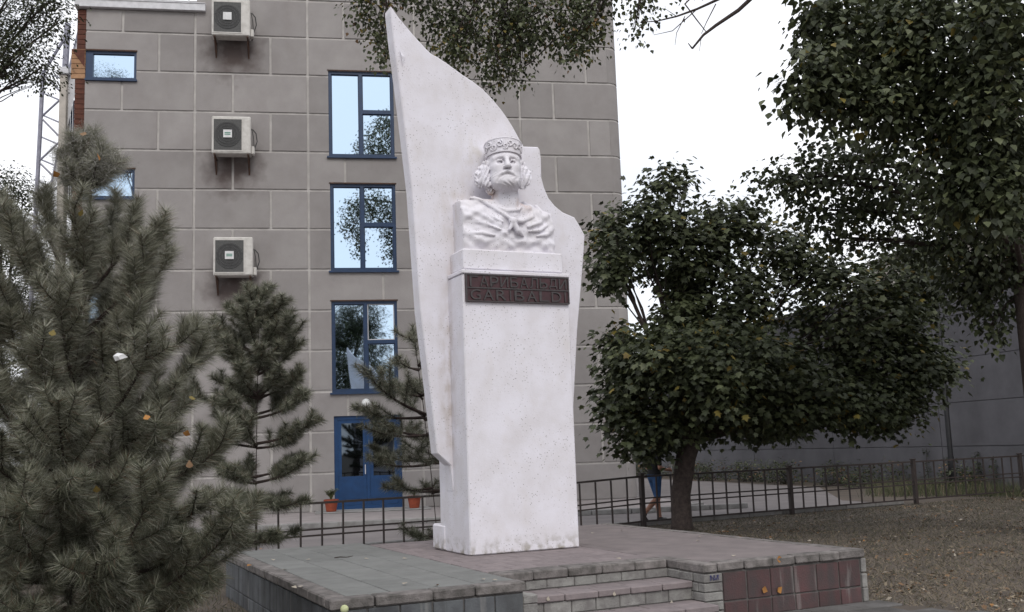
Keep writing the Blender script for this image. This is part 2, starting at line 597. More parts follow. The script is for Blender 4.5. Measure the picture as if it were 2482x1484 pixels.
struct(MB().add([fpt(-22, 0.32, 0.006), fpt(7.8, 0.32, 0.006), fpt(8.4, 2.6, 0.006), (10.1, 35.2, 0.006), (1.8, 66.1, 0.006), fpt(-60, 60, 0.006)],
                [(0, 1, 2, 3, 4, 5)]).build('driveway', 'asphalt'))
struct(MB().add([tuple(FP0 + FT * a + FN * b + np.array([0, 0, 0.012])) for a, b in ((-17, 6.6), (0.4, 6.6), (0.4, -0.2), (-17, -0.2))],
                [(0, 1, 2, 3)]).build('pavement', 'pavement'))
kt = struct(bpy.data.objects.new('kerb', None))
COL.objects.link(kt)
kb = MB().bbox((0, -0.07, 0), (0.97, 0.07, 0.11), 0.015).mesh('kerb_stone', 'kerb')
for i in range(-16, 8):
    link('kerb_stone', kb, kt, fpt(i * 0.985, 0.22, 0.0), (0, 0, RAD(30)))
kb2 = MB().bbox((0, -0.06, 0), (0.97, 0.06, 0.13), 0.015).mesh('kerb_stone', 'kerb')
for i in range(18):
    link('kerb_stone', kb2, kt, FP0 + FT * (-17 + i * 0.985) + FN * 6.66, (0, 0, FAC_ANG))
kbs = MB().bbox((0, -0.05, 0), (0.34, 0.05, 0.08), 0.012).mesh('kerb_stone', 'kerb')
for i in range(9):                               # kerb tongue running into the drive
    link('kerb_stone', kbs, kt, ground(1560 + i * 15, 1246 - i * 2.4), (0, 0, RAD(32)))

# path at the bottom right, made of worn flags
fp = struct(bpy.data.objects.new('path', None))
COL.objects.link(fp)
flag = MB().bbox((0, 0, 0), (0.49, 0.33, 0.045), 0.01).mesh('paving_tile', 'flagstone')
P_ANG = RAD(25)
PW = np.array([math.cos(P_ANG), math.sin(P_ANG), 0])
PD = np.array([-math.sin(P_ANG), math.cos(P_ANG), 0])
A0 = np.array([-1.5, 8.36, 0])


def pu(u, v, z=0.0):
    p = A0 + u * PW + v * PD
    return np.array([p[0], p[1], z])


for i in range(-2, 14):
    for j in range(12):
        u, v = -0.9 + i * 0.5 + (0.25 if j % 2 else 0), -0.36 - j * 0.34
        if u + 0.49 > 5.52 + 0.3 * -v or (u < 1.69 and u + 0.49 > -0.02 and v > -0.2):
            continue
        link('paving_tile', flag, fp, pu(u, v, -0.03 + RNG.uniform(0, 0.006)), (0, 0, P_ANG))

# ------------------------------------------------------------------ stepped platform
PH = 0.52
plat = thing('stepped_platform', 'low stepped stone platform with red and grey tiled sides under the white monument', 'platform', A0, P_ANG)
core = MB()
core.box((0.012, 0.012, 0), (1.668, 4.93, PH - 0.087))
core.box((1.668, 0.632, 0), (3.552, 4.55, PH - 0.089))
core.box((3.552, 0.042, 0), (5.488, 5.15, PH - 0.087))
core.box((1.692, 0.232, 0), (3.548, 0.632, 0.348 - 0.062))
core.box((1.692, -0.168, 0), (3.548, 0.232, 0.174 - 0.062))
core.build('core', 'mortar', plat)


def pieces(name, mname, cells, parent, e=0.008, jig=0.002, tilt=0.0):
    """cells: (x0,y0,z0,x1,y1,z1); alike sizes share one mesh"""
    cache = {}
    for c in cells:
        d = (round(c[3] - c[0], 3), round(c[4] - c[1], 3), round(c[5] - c[2], 3))
        if d not in cache:
            hx, hy = d[0] / 2, d[1] / 2
            cache[d] = MB().bbox((-hx, -hy, 0), (hx, hy, d[2]), e).mesh(name, mname)
        link(name, cache[d], parent, ((c[0] + c[3]) / 2 + RNG.uniform(-jig, jig), (c[1] + c[4]) / 2 + RNG.uniform(-jig, jig), c[2] + RNG.uniform(-jig, jig)),
             (RNG.uniform(-tilt, tilt), RNG.uniform(-tilt, tilt), RNG.uniform(-tilt, tilt)))


def run(a, b, step, gap, jit=0.0):
    n = max(1, round((b - a) / step))
    w = (b - a) / n
    es = [a + i * w + (RNG.uniform(-jit, jit) if 0 < i < n else 0) for i in range(n + 1)]
    return [(es[i] + gap / 2, es[i + 1] - gap / 2) for i in range(n)]


ct = 0.085
cop = []
cop += [(-0.02, y0, PH - ct, 0.15, y1, PH) for y0, y1 in run(0.155, 4.95, 0.62, 0.008, 0.05)]
cop += [(x0, -0.02, PH - ct, x1, 0.15, PH) for x0, x1 in run(-0.02, 1.69, 0.43, 0.010, 0.06)]
cop += [(x0, 0.61, PH - ct, x1, 0.86, PH) for x0, x1 in run(1.70, 3.53, 0.40, 0.008)]
cop += [(x0, 0.01, PH - ct, x1, 0.17, PH) for x0, x1 in run(3.70, 5.51, 0.30, 0.010, 0.05)]
cop += [(3.54, y0, PH - ct, 3.695, y1, PH) for y0, y1 in run(0.01, 0.86, 0.42, 0.010)]
cop += [(5.36, y0, PH - ct, 5.51, y1, PH) for y0, y1 in run(0.18, 5.17, 0.62, 0.006)]
pieces('coping_block', 'coping', cop, plat, 0.012, 0.003, 0.006)
tl = []
for k, (x0, x1) in enumerate(run(0.158, 1.69, 0.38, 0.008)):
    tl += [(x0, y0, PH - 0.06, x1, y1, PH - 0.006) for y0, y1 in run(0.158, 4.95, 0.8 + 0.13 * (k % 2), 0.005)]
pieces('paving_slab', 'paver_grey', tl, plat, 0.004, 0.001, 0.0015)
tl = []
for k, (y0, y1) in enumerate(run(0.87, 4.57, 0.31, 0.008)):
    off = 0.16 if k % 2 else 0.0
    for x0, x1 in [(max(1.70, a - off), min(3.545, b - off)) for a, b in run(1.70, 3.545 + 0.31, 0.31, 0.008)]:
        if x1 - x0 > 0.05:
            tl.append((x0, y0, PH - 0.06, x1, y1, PH - 0.004))
pieces('paving_tile', 'paver_pink', tl, plat, 0.005, 0.0015, 0.003)
MB().box((3.70, 0.174, PH - 0.06), (5.356, 5.17, PH - 0.005)).build('screed', 'screed', plat)
MB().box((3.556, 0.864, PH - 0.06), (3.697, 5.17, PH - 0.0055)).build('screed', 'screed', plat)
# tread edges and risers
st = []
for (z, y0, y1) in ((0.348, 0.20, 0.624), (0.174, -0.20, 0.224)):
    st += [(x0, y0, z - 0.06, x1, y0 + 0.21, z) for x0, x1 in run(1.83 if z > .3 else 1.70, 3.54, 0.34, 0.008)]
    st += [(x0, y0 + 0.216, z - 0.06, x1, y1, z - 0.001) for x0, x1 in run(1.70, 3.54, 0.30, 0.008)]
pieces('step_tread', 'paver_pink', st, plat, 0.008, 0.002, 0.003)
rs = []
for (z0, z1, y) in ((0.350, PH - ct - 0.004, 0.624), (0.178, 0.348 - 0.062, 0.224), (0.0, 0.112, -0.176)):
    rs += [(x0, y, z0, x1, y + 0.03, z1) for x0, x1 in run(1.70, 3.54, 0.25, 0.010, 0.02)]
pieces('riser_brick', 'brick_grey', rs, plat, 0.006, 0.002, 0.004)
# side faces: dark tiles left, red tiles right, grey brick cheeks
wt = []
for (z0, z1) in ((0.150, PH - ct - 0.012), (0.0, 0.140)):
    wt += [(x0, -0.006, z0, x1, 0.03, z1) for x0, x1 in run(0.0, 1.67, 0.285, 0.014, 0.015)]
    wt += [(-0.006, y0, z0, 0.03, y1, z1) for y0, y1 in run(0.036, 4.9, 0.285, 0.014, 0.015)]
pieces('wall_tile', 'tile_dark', wt, plat, 0.006, 0.002, 0.004)
wt = []
for (z0, z1) in ((0.162, PH - ct - 0.018), (0.0, 0.148)):
    wt += [(x0, 0.028, z0, x1, 0.06, z1) for x0, x1 in run(3.755, 5.44, 0.275, 0.014, 0.008)]
    wt += [(5.47, y0, z0, 5.502, y1, z1) for y0, y1 in run(0.17, 5.1, 0.275, 0.014)]
pieces('wall_tile', 'tile_red', wt, plat, 0.006, 0.002, 0.004)
bk = []
for k in range(5):
    z0, z1 = k * 0.0865, k * 0.0865 + 0.078
    bk += [(3.538, 0.016, z0, 3.745, 0.12 if k % 2 else 0.20, z1)]
    ys = run(0.126 if k % 2 else 0.206, 0.66, 0.24, 0.009)
    bk += [(3.536, y0, z0, 3.60, y1, z1) for y0, y1 in ys]
for k in range(3):
    bk += [(5.452, 0.016, k * 0.145, 5.516, 0.15, k * 0.145 + 0.136)]
for k, (z0, z1) in enumerate(((0.0, 0.17), (0.18, 0.315), (0.323, 0.395))):
    bk += [(1.684, 0.05, z0, 1.826, 0.195, z1)]
bk += [(1.684, 0.20, 0.352, 1.80, 0.60, 0.395)]
pieces('cheek_brick', 'brick_grey', bk, plat, 0.008, 0.003, 0.008)
scr = MB()
for k in range(6):
    x = 3.60 + k * 0.019
    scr.tube([(x, 0.0085, 0.362 + 0.004 * (k % 2)), (x + 0.006 * (-1) ** k, 0.0085, 0.412)], 0.0028, 4)
scr.tube([(3.60, 0.0085, 0.41), (3.655, 0.0085, 0.366), (3.70, 0.0085, 0.408)], 0.0026, 4)
scr.build('scrawl', 'graffiti', plat)

# ------------------------------------------------------------------ monument
mon = thing('monument', 'tall white painted monument with pointed stele, pedestal, name plaque and crowned bust', 'monument', A0, P_ANG)
UC = 2.80
ped = MB()
ped.bbox((2.13, 2.30, PH + 0.001), (3.465, 3.18, 3.60), 0.012)
ped.build('pedestal', 'white_paint', mon)
MB().bbox((2.118, 3.02, PH + 0.002), (3.477, 3.42, 0.81), 0.02).build('plinth', 'white_paint', mon)
lip = MB()
lip.bbox((2.12, 2.285, 3.604), (3.475, 2.73, 3.648), 0.008)
lip.build('cornice', 'white_paint', mon)
ro = [(1.505, 6.83), (1.591, 6.714), (1.765, 6.526), (1.941, 6.357), (2.0, 6.31), (2.069, 6.285), (2.22, 6.205), (2.381, 6.107), (2.52, 6.035), (2.644, 5.958),
      (2.77, 5.845), (2.881, 5.726), (2.965, 5.62), (3.038, 5.509), (3.10, 5.40), (3.168, 5.288), (3.36, 5.300), (3.385, 5.27), (3.398, 5.153), (3.394, 4.919),
      (3.425, 4.79), (3.479, 4.667), (3.56, 4.575), (3.67, 4.499), (3.828, 4.447), (3.90, 4.34), (3.962, 4.231), (3.935, 4.0), (3.904, 3.763), (3.8, 3.047), (3.747, 2.545), (3.70, 2.1), (3.60, 1.2)]
lo = [(2.125, 1.2), (2.106, 1.482), (1.947, 1.625), (1.847, 2.657), (1.786, 3.229), (1.75, 3.95), (1.716, 4.637), (1.632, 5.477), (1.568, 6.076), (1.533, 6.377), (1.498, 6.76)]
outl = ro + lo


def stele_mesh(y0, y1, e):
    o = np.array(outl)
    n = len(o)
    c = []
    for i in range(n):
        a, b = o[(i - 1) % n], o[(i + 1) % n]
        t = b - a
        t /= np.linalg.norm(t)
        c.append(o[i] + np.array([-t[1], t[0]]) * -e * 1.0)
    c = np.array(c)
    # keep the inset inside
    m = MB()
    vs = [(x, y0, z) for x, z in c] + [(x, y0 + e, z) for x, z in o] + [(x, y1 - e, z) for x, z in o] + [(x, y1, z) for x, z in c]
    fs = [tuple(range(n)), tuple(range(4 * n - 1, 3 * n - 1, -1))]
    for k in range(3):
        fs += [(k * n + i, (k + 1) * n + i, (k + 1) * n + (i + 1) % n, k * n + (i + 1) % n) for i in range(n)]
    return m.add(vs, fs)


stele_mesh(2.74, 2.95, 0.012).build('stele', 'white_paint', mon)
MB().add([(1.60, 2.735, 6.30), (1.63, 2.735, 6.10), (1.665, 2.735, 6.22), (1.612, 2.71, 6.23)], [(0, 1, 3), (1, 2, 3), (2, 0, 3), (0, 2, 1)]).build('chip', 'white_paint', mon)

# plaque with raised letters in two rows
pl = MB()
pl.box((2.155, 2.272, 3.285), (3.452, 2.299, 3.598), 0)
plq = pl.build('plaque', 'plaque_red', mon)
fr = MB()
fr.box((2.155, 2.262, 3.434), (3.452, 2.2725, 3.448))
fr.box((2.155, 2.262, 3.585), (3.452, 2.2725, 3.598))
fr.box((2.155, 2.262, 3.285), (3.452, 2.2725, 3.297))
fr.box((2.155, 2.2615, 3.297), (2.170, 2.272, 3.585))
fr.box((3.437, 2.2615, 3.297), (3.452, 2.272, 3.585))
fr.build('plaque_frame', 'letter', plq)


def glyph(ch):
    cu = bpy.data.curves.new('letter', 'FONT')
    cu.body = ch
    cu.size = 1.0
    cu.extrude = 0.05
    cu.resolution_u = 3
    o = bpy.data.objects.new('letter', cu)
    COL.objects.link(o)
    bpy.context.view_layer.update()
    me = bpy.data.meshes.new_from_object(o.evaluated_get(bpy.context.evaluated_depsgraph_get()))
    bpy.data.objects.remove(o, do_unlink=True)
    me.name = 'letter'
    n = len(me.vertices)
    co = np.empty(n * 3, np.float32)
    me.vertices.foreach_get('co', co)
    co = co.reshape(-1, 3)
    return me, co


GL = {}
for row, (txt, zb, xs) in enumerate((('ГАРИБАЛЬДИ', 3.458, (2.19, 3.43)), ('GARIBALDI', 3.306, (2.19, 3.43)))):
    n = len(txt)
    wts = [0.45 if c == 'I' else 1.0 for c in txt]
    tot = sum(wts)
    x = xs[0]
    for c, w in zip(txt, wts):
        cell = (xs[1] - xs[0]) * w / tot
        key = (c, row)
        if key not in GL:
            me, co = glyph(c)
            mn, mxx = co.min(0), co.max(0)
            sxw = (cell * 0.80) / max(0.05, mxx[0] - mn[0]) if c != 'I' else 0.14
            szh = 0.118 / (mxx[1] - mn[1])
            q = np.stack([(co[:, 0] - (mn[0] + mxx[0]) / 2) * sxw, -(co[:, 2]) * 0.13, (co[:, 1] - mn[1]) * szh], 1)
            me.vertices.foreach_set('co', q.astype(np.float32).ravel())
            me.materials.clear()
            me.materials.append(MATS['letter'])
            me.update()
            GL[key] = me
        link('letter', GL[key], plq, (x + cell / 2, 2.2665, zb))
        x += cell

# ---- bust: sculpted as one closed surface from a distance field
NXg, NYg, NZg, HS = 172, 98, 196, 0.0082
OX, OY, OZ = 2.10, 2.08, 3.86
gx = (OX + HS * np.arange(NXg)).astype(np.float32)[:, None, None] - UC
gy = 2.74 - (OY + HS * np.arange(NYg)).astype(np.float32)[None, :, None]      # distance out of the stele
gz = (OZ + HS * np.arange(NZg)).astype(np.float32)[None, None, :]


def smin(a, b, k):
    h = np.clip(0.5 + 0.5 * (b - a) / k, 0, 1)
    return b + (a - b) * h - k * h * (1 - h)


def smax(a, b, k):
    return -smin(-a, -b, k)


def ell(X, Y, Z, c, r):
    p, q, w = (X - c[0]) / r[0], (Y - c[1]) / r[1], (Z - c[2]) / r[2]
    k0 = np.sqrt(p * p + q * q + w * w)
    k1 = np.sqrt((p / r[0]) ** 2 + (q / r[1]) ** 2 + (w / r[2]) ** 2) + 1e-6
    return k0 * (k0 - 1) / k1


def cap_(X, Y, Z, a, b, ra, rb):
    a, b = np.array(a, np.float32), np.array(b, np.float32)
    d = b - a
    L2 = float(d @ d)
    t = np.clip(((X - a[0]) * d[0] + (Y - a[1]) * d[1] + (Z - a[2]) * d[2]) / L2, 0, 1)
    return np.sqrt((X - a[0] - t * d[0]) ** 2 + (Y - a[1] - t * d[1]) ** 2 + (Z - a[2] - t * d[2]) ** 2) - (ra + (rb - ra) * t)


def chain(X, Y, Z, pts, rs, k=0.0):
    out = None
    for i in range(len(pts) - 1):
        c = cap_(X, Y, Z, pts[i], pts[i + 1], rs[i], rs[i + 1])
        out = c if out is None else np.minimum(out, c)
    return out


# chest block with cut sides, cloak over the shoulders
bx, by, bz = gx + 0 * gy + 0 * gz, gy + 0 * gx + 0 * gz, gz + 0 * gx + 0 * gy
top_z = 4.535 - np.where(bx > 0, 0.17, 0.02) * np.abs(bx / 0.6) ** 2
fold = 0.6 * (0.022 * np.sin(24 * (bz + 0.55 * bx) + 3.2 * np.sin(5 * bx)) * np.clip((0.15 - bx) / 0.4, 0, 1) +
        0.018 * np.sin(26 * (bz - 0.35 * bx) + 2.0 * np.sin(6 * bx + 1)) * np.clip((bx + 0.05) / 0.3, 0, 1)) * np.clip((bz - 3.98) / 0.2, 0, 1)
front = by - (0.30 + 0.06 * np.cos(bx * 2.4) - 0.12 * np.clip((bz - 4.22) / 0.35, 0, 1) ** 1.6 + fold - 0.03 * np.clip((4.02 - bz) / 0.1, 0, 1))
_nr = np.random.default_rng(3)
wr_ = 0
for _k in range(22):
    _d = _nr.normal(size=2)
    _d /= np.linalg.norm(_d)
    _w = _nr.uniform(18, 75)
    wr_ = wr_ + 0.11 / _w * np.sin(_w * (_d[0] * bx + _d[1] * bz) + _nr.uniform(0, 6) + 2.0 * np.sin(_nr.uniform(4, 11) * bx + _nr.uniform(4, 11) * bz))
front = front - wr_
chest = smax(front, bz - top_z, 0.06)
chest = smax(chest, np.abs(bx) - 0.585, 0.03)
chest = smax(chest, 3.895 - bz, 0.01)
chest = np.maximum(chest, -by - 0.03)
for pts, rr in (
        ([(-0.45, 0.22, 4.535), (-0.34, 0.26, 4.51), (-0.20, 0.31, 4.41), (-0.04, 0.385, 4.29)], (0.016, 0.020, 0.021, 0.022)),
        ([(-0.40, 0.20, 4.55), (-0.24, 0.26, 4.48), (-0.06, 0.35, 4.35)], (0.016, 0.020, 0.018)),
        ([(-0.58, 0.24, 4.40), (-0.36, 0.30, 4.36), (-0.12, 0.37, 4.24)], (0.016, 0.022, 0.014)),
        ([(-0.56, 0.27, 4.24), (-0.34, 0.33, 4.22), (-0.15, 0.37, 4.15)], (0.014, 0.020, 0.010)),
        ([(-0.57, 0.29, 4.09), (-0.38, 0.34, 4.10), (-0.22, 0.36, 4.08)], (0.02, 0.026, 0.012)),
        ([(0.26, 0.14, 4.53), (0.33, 0.22, 4.46), (0.28, 0.32, 4.33), (0.12, 0.38, 4.26), (0.02, 0.40, 4.26)], (0.030, 0.036, 0.034, 0.028, 0.024)),
        ([(0.42, 0.16, 4.50), (0.46, 0.24, 4.40), (0.38, 0.33, 4.27), (0.20, 0.38, 4.20)], (0.026, 0.030, 0.028, 0.016)),
        ([(0.57, 0.20, 4.40), (0.52, 0.28, 4.27), (0.36, 0.35, 4.17), (0.22, 0.37, 4.15)], (0.024, 0.026, 0.024, 0.012)),
        ([(0.58, 0.26, 4.22), (0.46, 0.32, 4.13), (0.32, 0.36, 4.10)], (0.026, 0.03, 0.012)),
        ([(0.0, 0.40, 4.24), (0.05, 0.41, 4.14), (0.13, 0.38, 4.09)], (0.035, 0.03, 0.014)),
        ([(0.0, 0.40, 4.24), (-0.05, 0.40, 4.15)], (0.03, 0.016)),
        ([(-0.20, 0.30, 4.44), (-0.06, 0.36, 4.375), (0.10, 0.35, 4.40), (0.19, 0.27, 4.47)], (0.014, 0.018, 0.018, 0.014))):
    chest = smin(chest, chain(bx, by, bz, pts, rr), 0.012)
chest = smin(chest, ell(bx, by, bz, (0.0, 0.395, 4.255), (0.05, 0.045, 0.045)), 0.015)
# head, turned a little towards the left of the front and lifted
HC = (-0.038, 0.275, 4.912)
yaw, pit = RAD(15), RAD(7)
x0_, y0_, z0_ = bx - HC[0], by - HC[1], bz - HC[2]
# facing (forward = +y_) yawed towards -x
X1 = math.cos(yaw) * x0_ + math.sin(yaw) * y0_
Y1 = -math.sin(yaw) * x0_ + math.cos(yaw) * y0_
Hx, Hy, Hz = X1, math.cos(pit) * Y1 + math.sin(pit) * z0_, -math.sin(pit) * Y1 + math.cos(pit) * z0_
aH = np.abs(Hx)
head = ell(Hx, Hy, Hz, (0, -0.005, 0.06), (0.200, 0.225, 0.25))
head = smin(head, ell(Hx, Hy, Hz, (0, 0.055, -0.135), (0.168, 0.165, 0.185)), 0.06)
head = smin(head, cap_(aH, Hy, Hz, (0.03, 0.196, 0.062), (0.130, 0.152, 0.046), 0.030, 0.030), 0.03)
head = smin(head, ell(aH, Hy, Hz, (0.105, 0.105, -0.05), (0.065, 0.075, 0.07)), 0.05)
head = smax(head, -ell(aH, Hy, Hz, (0.074, 0.216, 0.002), (0.053, 0.066, 0.036)), 0.022)
head = smin(head, ell(aH, Hy, Hz, (0.076, 0.140, -0.004), (0.034, 0.036, 0.024)), 0.004)
head = smin(head, chain(aH, Hy, Hz, [(0.034, 0.182, -0.006), (0.062, 0.196, 0.018), (0.096, 0.182, 0.014), (0.118, 0.158, -0.008)], (0.008, 0.012, 0.012, 0.008)), 0.005)
head = smin(head, chain(aH, Hy, Hz, [(0.040, 0.182, -0.018), (0.074, 0.190, -0.034), (0.110, 0.162, -0.022)], (0.006, 0.008, 0.006)), 0.006)
head = smin(head, chain(Hx, Hy, Hz, [(0, 0.200, 0.075), (0, 0.238, -0.01), (0, 0.276, -0.082)], (0.024, 0.027, 0.032)), 0.016)
head = smin(head, ell(aH, Hy, Hz, (0.031, 0.238, -0.086), (0.022, 0.028, 0.020)), 0.012)
# beard: jaw and chin mass, moustache, mouth
beard = ell(Hx, Hy, Hz, (0, 0.125, -0.232), (0.130, 0.105, 0.080))
beard = smin(beard, ell(aH, Hy, Hz, (0.120, 0.050, -0.185), (0.062, 0.105, 0.105)), 0.05)
beard = smin(beard, ell(aH, Hy, Hz, (0.150, -0.02, -0.10), (0.045, 0.06, 0.12)), 0.03)
beard = beard + 0.006 * np.sin(95 * Hx + 12 * np.sin(20 * Hz)) * np.sin(30 * Hz + 20 * aH)
head = smin(head, beard, 0.035)
head = smax(head, -cap_(Hx, Hy, Hz, (-0.055, 0.232, -0.172), (0.055, 0.232, -0.172), 0.016, 0.016), 0.008)
head = smin(head, cap_(aH, Hy, Hz, (0.0, 0.205, -0.195), (0.03, 0.198, -0.192), 0.020, 0.014), 0.012)
head = smin(head, chain(aH, Hy, Hz, [(0.006, 0.232, -0.132), (0.05, 0.216, -0.150), (0.092, 0.182, -0.172), (0.122, 0.150, -0.166)], (0.020, 0.023, 0.018, 0.008)), 0.010)
# neck
head = smin(head, cap_(bx, by, bz, (0.0, 0.215, 4.78), (0.0, 0.17, 4.36), 0.142, 0.185), 0.05)
# hair: back mass and rolled locks at the sides
hair = ell(Hx, Hy, Hz, (0, -0.12, -0.03), (0.225, 0.15, 0.23))
LK = [(-1, (-0.205, 0.035, 0.03), (-0.245, 0.00, -0.03), 0.040), (-1, (-0.245, 0.00, -0.03), (-0.275, -0.02, -0.11), 0.058),
      (-1, (-0.285, -0.01, -0.10), (-0.285, 0.00, -0.19), 0.066), (-1, (-0.275, 0.02, -0.17), (-0.215, 0.05, -0.225), 0.050),
      (-1, (-0.225, 0.05, -0.05), (-0.235, 0.06, -0.16), 0.045), (-1, (-0.20, 0.0, -0.23), (-0.17, -0.02, -0.29), 0.040),
      (1, (0.200, 0.03, 0.04), (0.230, 0.0, -0.03), 0.036), (1, (0.235, 0.01, -0.03), (0.262, 0.0, -0.11), 0.048),
      (1, (0.262, 0.02, -0.10), (0.250, 0.03, -0.18), 0.050), (1, (0.235, 0.04, -0.16), (0.205, 0.03, -0.23), 0.042), (1, (0.205, 0.055, -0.05), (0.215, 0.055, -0.15), 0.034)]
for s_, a, b, r_ in LK:
    ang = np.arctan2(Hy - (a[1] + b[1]) / 2, Hx - (a[0] + b[0]) / 2)
    wv = 0.0115 * np.sin(6 * ang + 60 * Hz + s_ * 20 * Hx)
    hair = smin(hair, cap_(Hx, Hy, Hz, a, b, r_, r_ * 0.92) + wv, 0.014)
hair = hair + 0.008 * np.sin(70 * Hz + 25 * Hx + 8 * np.sin(30 * Hy))
head = smin(head, hair, 0.016)
fld = smin(chest, head, 0.03)
fld = np.maximum(fld, -by - 0.02)


def surface_nets(F, o, h):
    s = F < 0
    n0, n1, n2 = F.shape
    cells = np.zeros((n0 - 1, n1 - 1, n2 - 1), np.int8)
    for a in (0, 1):
        for b in (0, 1):
            for c in (0, 1):
                cells += s[a:n0 - 1 + a, b:n1 - 1 + b, c:n2 - 1 + c]
    act = (cells > 0) & (cells < 8)
    idx = np.full(act.shape, -1, np.int32)
    ii = np.argwhere(act)
    idx[act] = np.arange(len(ii))
    acc = np.zeros((len(ii), 3), np.float64)
    cnt = np.zeros(len(ii))
    cor = [(a, b, c) for a in (0, 1) for b in (0, 1) for c in (0, 1)]
    for p in cor:
        for ax in range(3):
            if p[ax] == 1:
                continue
            q = list(p)
            q[ax] = 1
            fa = F[ii[:, 0] + p[0], ii[:, 1] + p[1], ii[:, 2] + p[2]]
            fb = F[ii[:, 0] + q[0], ii[:, 1] + q[1], ii[:, 2] + q[2]]
            m = (fa < 0) != (fb < 0)
            t = np.where(m, fa / np.where(m, fa - fb, 1), 0)
            pt = np.tile(np.array(p, float), (len(ii), 1))
            pt[:, ax] += t
            acc[m] += pt[m]
            cnt[m] += 1
    V = (ii + acc / cnt[:, None]) * h + np.array(o)
    Q = []
    for ax in range(3):
        a, b = [k for k in range(3) if k != ax]
        sl0 = [slice(None)] * 3
        sl1 = [slice(None)] * 3
        sl0[ax] = slice(0, -1)
        sl1[ax] = slice(1, None)
        ch = s[tuple(sl0)] != s[tuple(sl1)]
        e = np.argwhere(ch)
        e = e[(e[:, a] > 0) & (e[:, b] > 0) & (e[:, a] < F.shape[a] - 1) & (e[:, b] < F.shape[b] - 1)]
        inside = s[e[:, 0], e[:, 1], e[:, 2]]

        def g(da, db):
            k = e.copy()
            k[:, a] -= da
            k[:, b] -= db
            return idx[k[:, 0], k[:, 1], k[:, 2]]
        q = np.stack([g(0, 0), g(1, 0), g(1, 1), g(0, 1)], 1)
        flip = inside if ax != 1 else ~inside
        q[~flip] = q[~flip][:, ::-1]
        Q.append(q)
    Q = np.concatenate(Q)
    Q = Q[(Q >= 0).all(1)]
    return V, Q


bv, bq = surface_nets(fld, (OX, OY, OZ), HS)
bust = link('bust', fast_mesh('bust', bv, bq, ['white_paint'], smooth=True), mon)
del fld, head, hair, chest, beard, Hx, Hy, Hz, bx, by, bz, X1, Y1, x0_, y0_, z0_
bb = MB()
bb.bbox((2.165, 2.345, 3.664), (3.425, 2.738, 3.897), 0.012)
bb.build('bust_base', 'white_paint', mon)
for a, b in ((2.20, 2.62), (2.86, 3.06), (3.20, 3.40)):
    MB().box((a, 2.40, 3.644), (b, 2.70, 3.668)).build('spacer', 'white_paint', mon)


# cap with scroll ornament, in the head's own frame
def head_to_mon(p):
    x, y, z = p
    y1 = math.cos(pit) * y - math.sin(pit) * z
    z1 = math.sin(pit) * y + math.cos(pit) * z
    xx = math.cos(yaw) * x - math.sin(yaw) * y1
    yy = math.sin(yaw) * x + math.cos(yaw) * y1
    return (UC + HC[0] + xx, 2.74 - (HC[1] + yy), HC[2] + z1)


cap = MB()
n = 40
prof = [(0.190, 0.108), (0.216, 0.108), (0.218, 0.126), (0.209, 0.131), (0.220, 0.268), (0.225, 0.273), (0.223, 0.288), (0.205, 0.295), (0.0, 0.305)]
vs, fs = [], []
for r_, z in prof:
    for j in range(n):
        a = 2 * PI * j / n
        vs.append(head_to_mon((r_ * math.sin(a), -0.005 + r_ * 1.14 * math.cos(a), z)))
for i in range(len(prof) - 1):
    for j in range(n):
        fs.append((i * n + j, (i + 1) * n + j, (i + 1) * n + (j + 1) % n, i * n + (j + 1) % n))
cap.add(vs, fs)
capo = cap.build('cap', 'white_paint', bust, smooth=False)
orn = MB()


def on_cap(th, z, lift=0.004):
    z = z - 0.032
    r_ = 0.209 + (0.220 - 0.209) * (z - 0.131) / 0.137 + lift
    return head_to_mon((r_ * math.sin(th), -0.005 + r_ * 1.14 * math.cos(th), z))


def spiral(th0, z0, r0, turns, d, start):
    return [on_cap(th0 + d * (r0 * (1 - 0.75 * k / 14) / 0.22) * math.cos(start + turns * 2 * PI * k / 14), z0 + r0 * (1 - 0.75 * k / 14) * math.sin(start + turns * 2 * PI * k / 14)) for k in range(15)]


for th0, z0, r0, d, stt in ((-1.30, 0.215, 0.042, 1, 0), (-0.98, 0.250, 0.036, -1, 1), (-0.70, 0.205, 0.042, 1, 3), (-0.36, 0.240, 0.046, -1, 2), (-0.06, 0.205, 0.036, 1, 4),
                           (0.20, 0.245, 0.044, 1, 3), (0.52, 0.212, 0.044, -1, 0), (0.84, 0.240, 0.044, 1, 2), (1.18, 0.215, 0.042, -1, 1)):
    orn.tube(spiral(th0, z0, r0, 1.25, d, stt), 0.0105, 6)
orn.build('ornament', 'white_paint', bust, smooth=True)

# ------------------------------------------------------------------ office building
bld = thing('office_building', 'grey four storey building of large rendered blocks with pale joints and blue windows', 'building', FP0, FAC_ANG)
ZR = [0.0, 1.12, 2.32, 3.52, 4.72, 5.92, 7.16, 8.40, 9.60, 10.79, 12.0, 13.22, 14.43, 15.64, 16.85, 18.06]
XC = [-16.4, -13.26, -9.92, -6.62, -3.32, -0.40]
WIN = [(-9.30, -7.30, 10.67, 13.40), (-9.28, -7.30, 7.12, 9.82), (-9.28, -7.32, 3.46, 6.20)]
DOOR = (-9.24, -7.26, 0.05, 2.77)
SMALL = [(-16.40, -14.95, 12.94, 13.82), (-16.40, -14.95, 9.32, 10.20), (-16.40, -14.95, 5.70, 6.58)]
holes = WIN + [DOOR] + SMALL
wl = MB()
for r in cut_rects((-16.4, -12.97, 0, 15.14), holes) + cut_rects((-12.97, -0.40, 0, 18.06), holes):
    wl.box((r[0], 0.012, r[2]), (r[1], 0.42, r[3]))
wl.build('wall', 'joint', bld)
bk_ = MB()
bk_.box((-16.4, 0.46, 0), (-12.97, 12, 15.1))
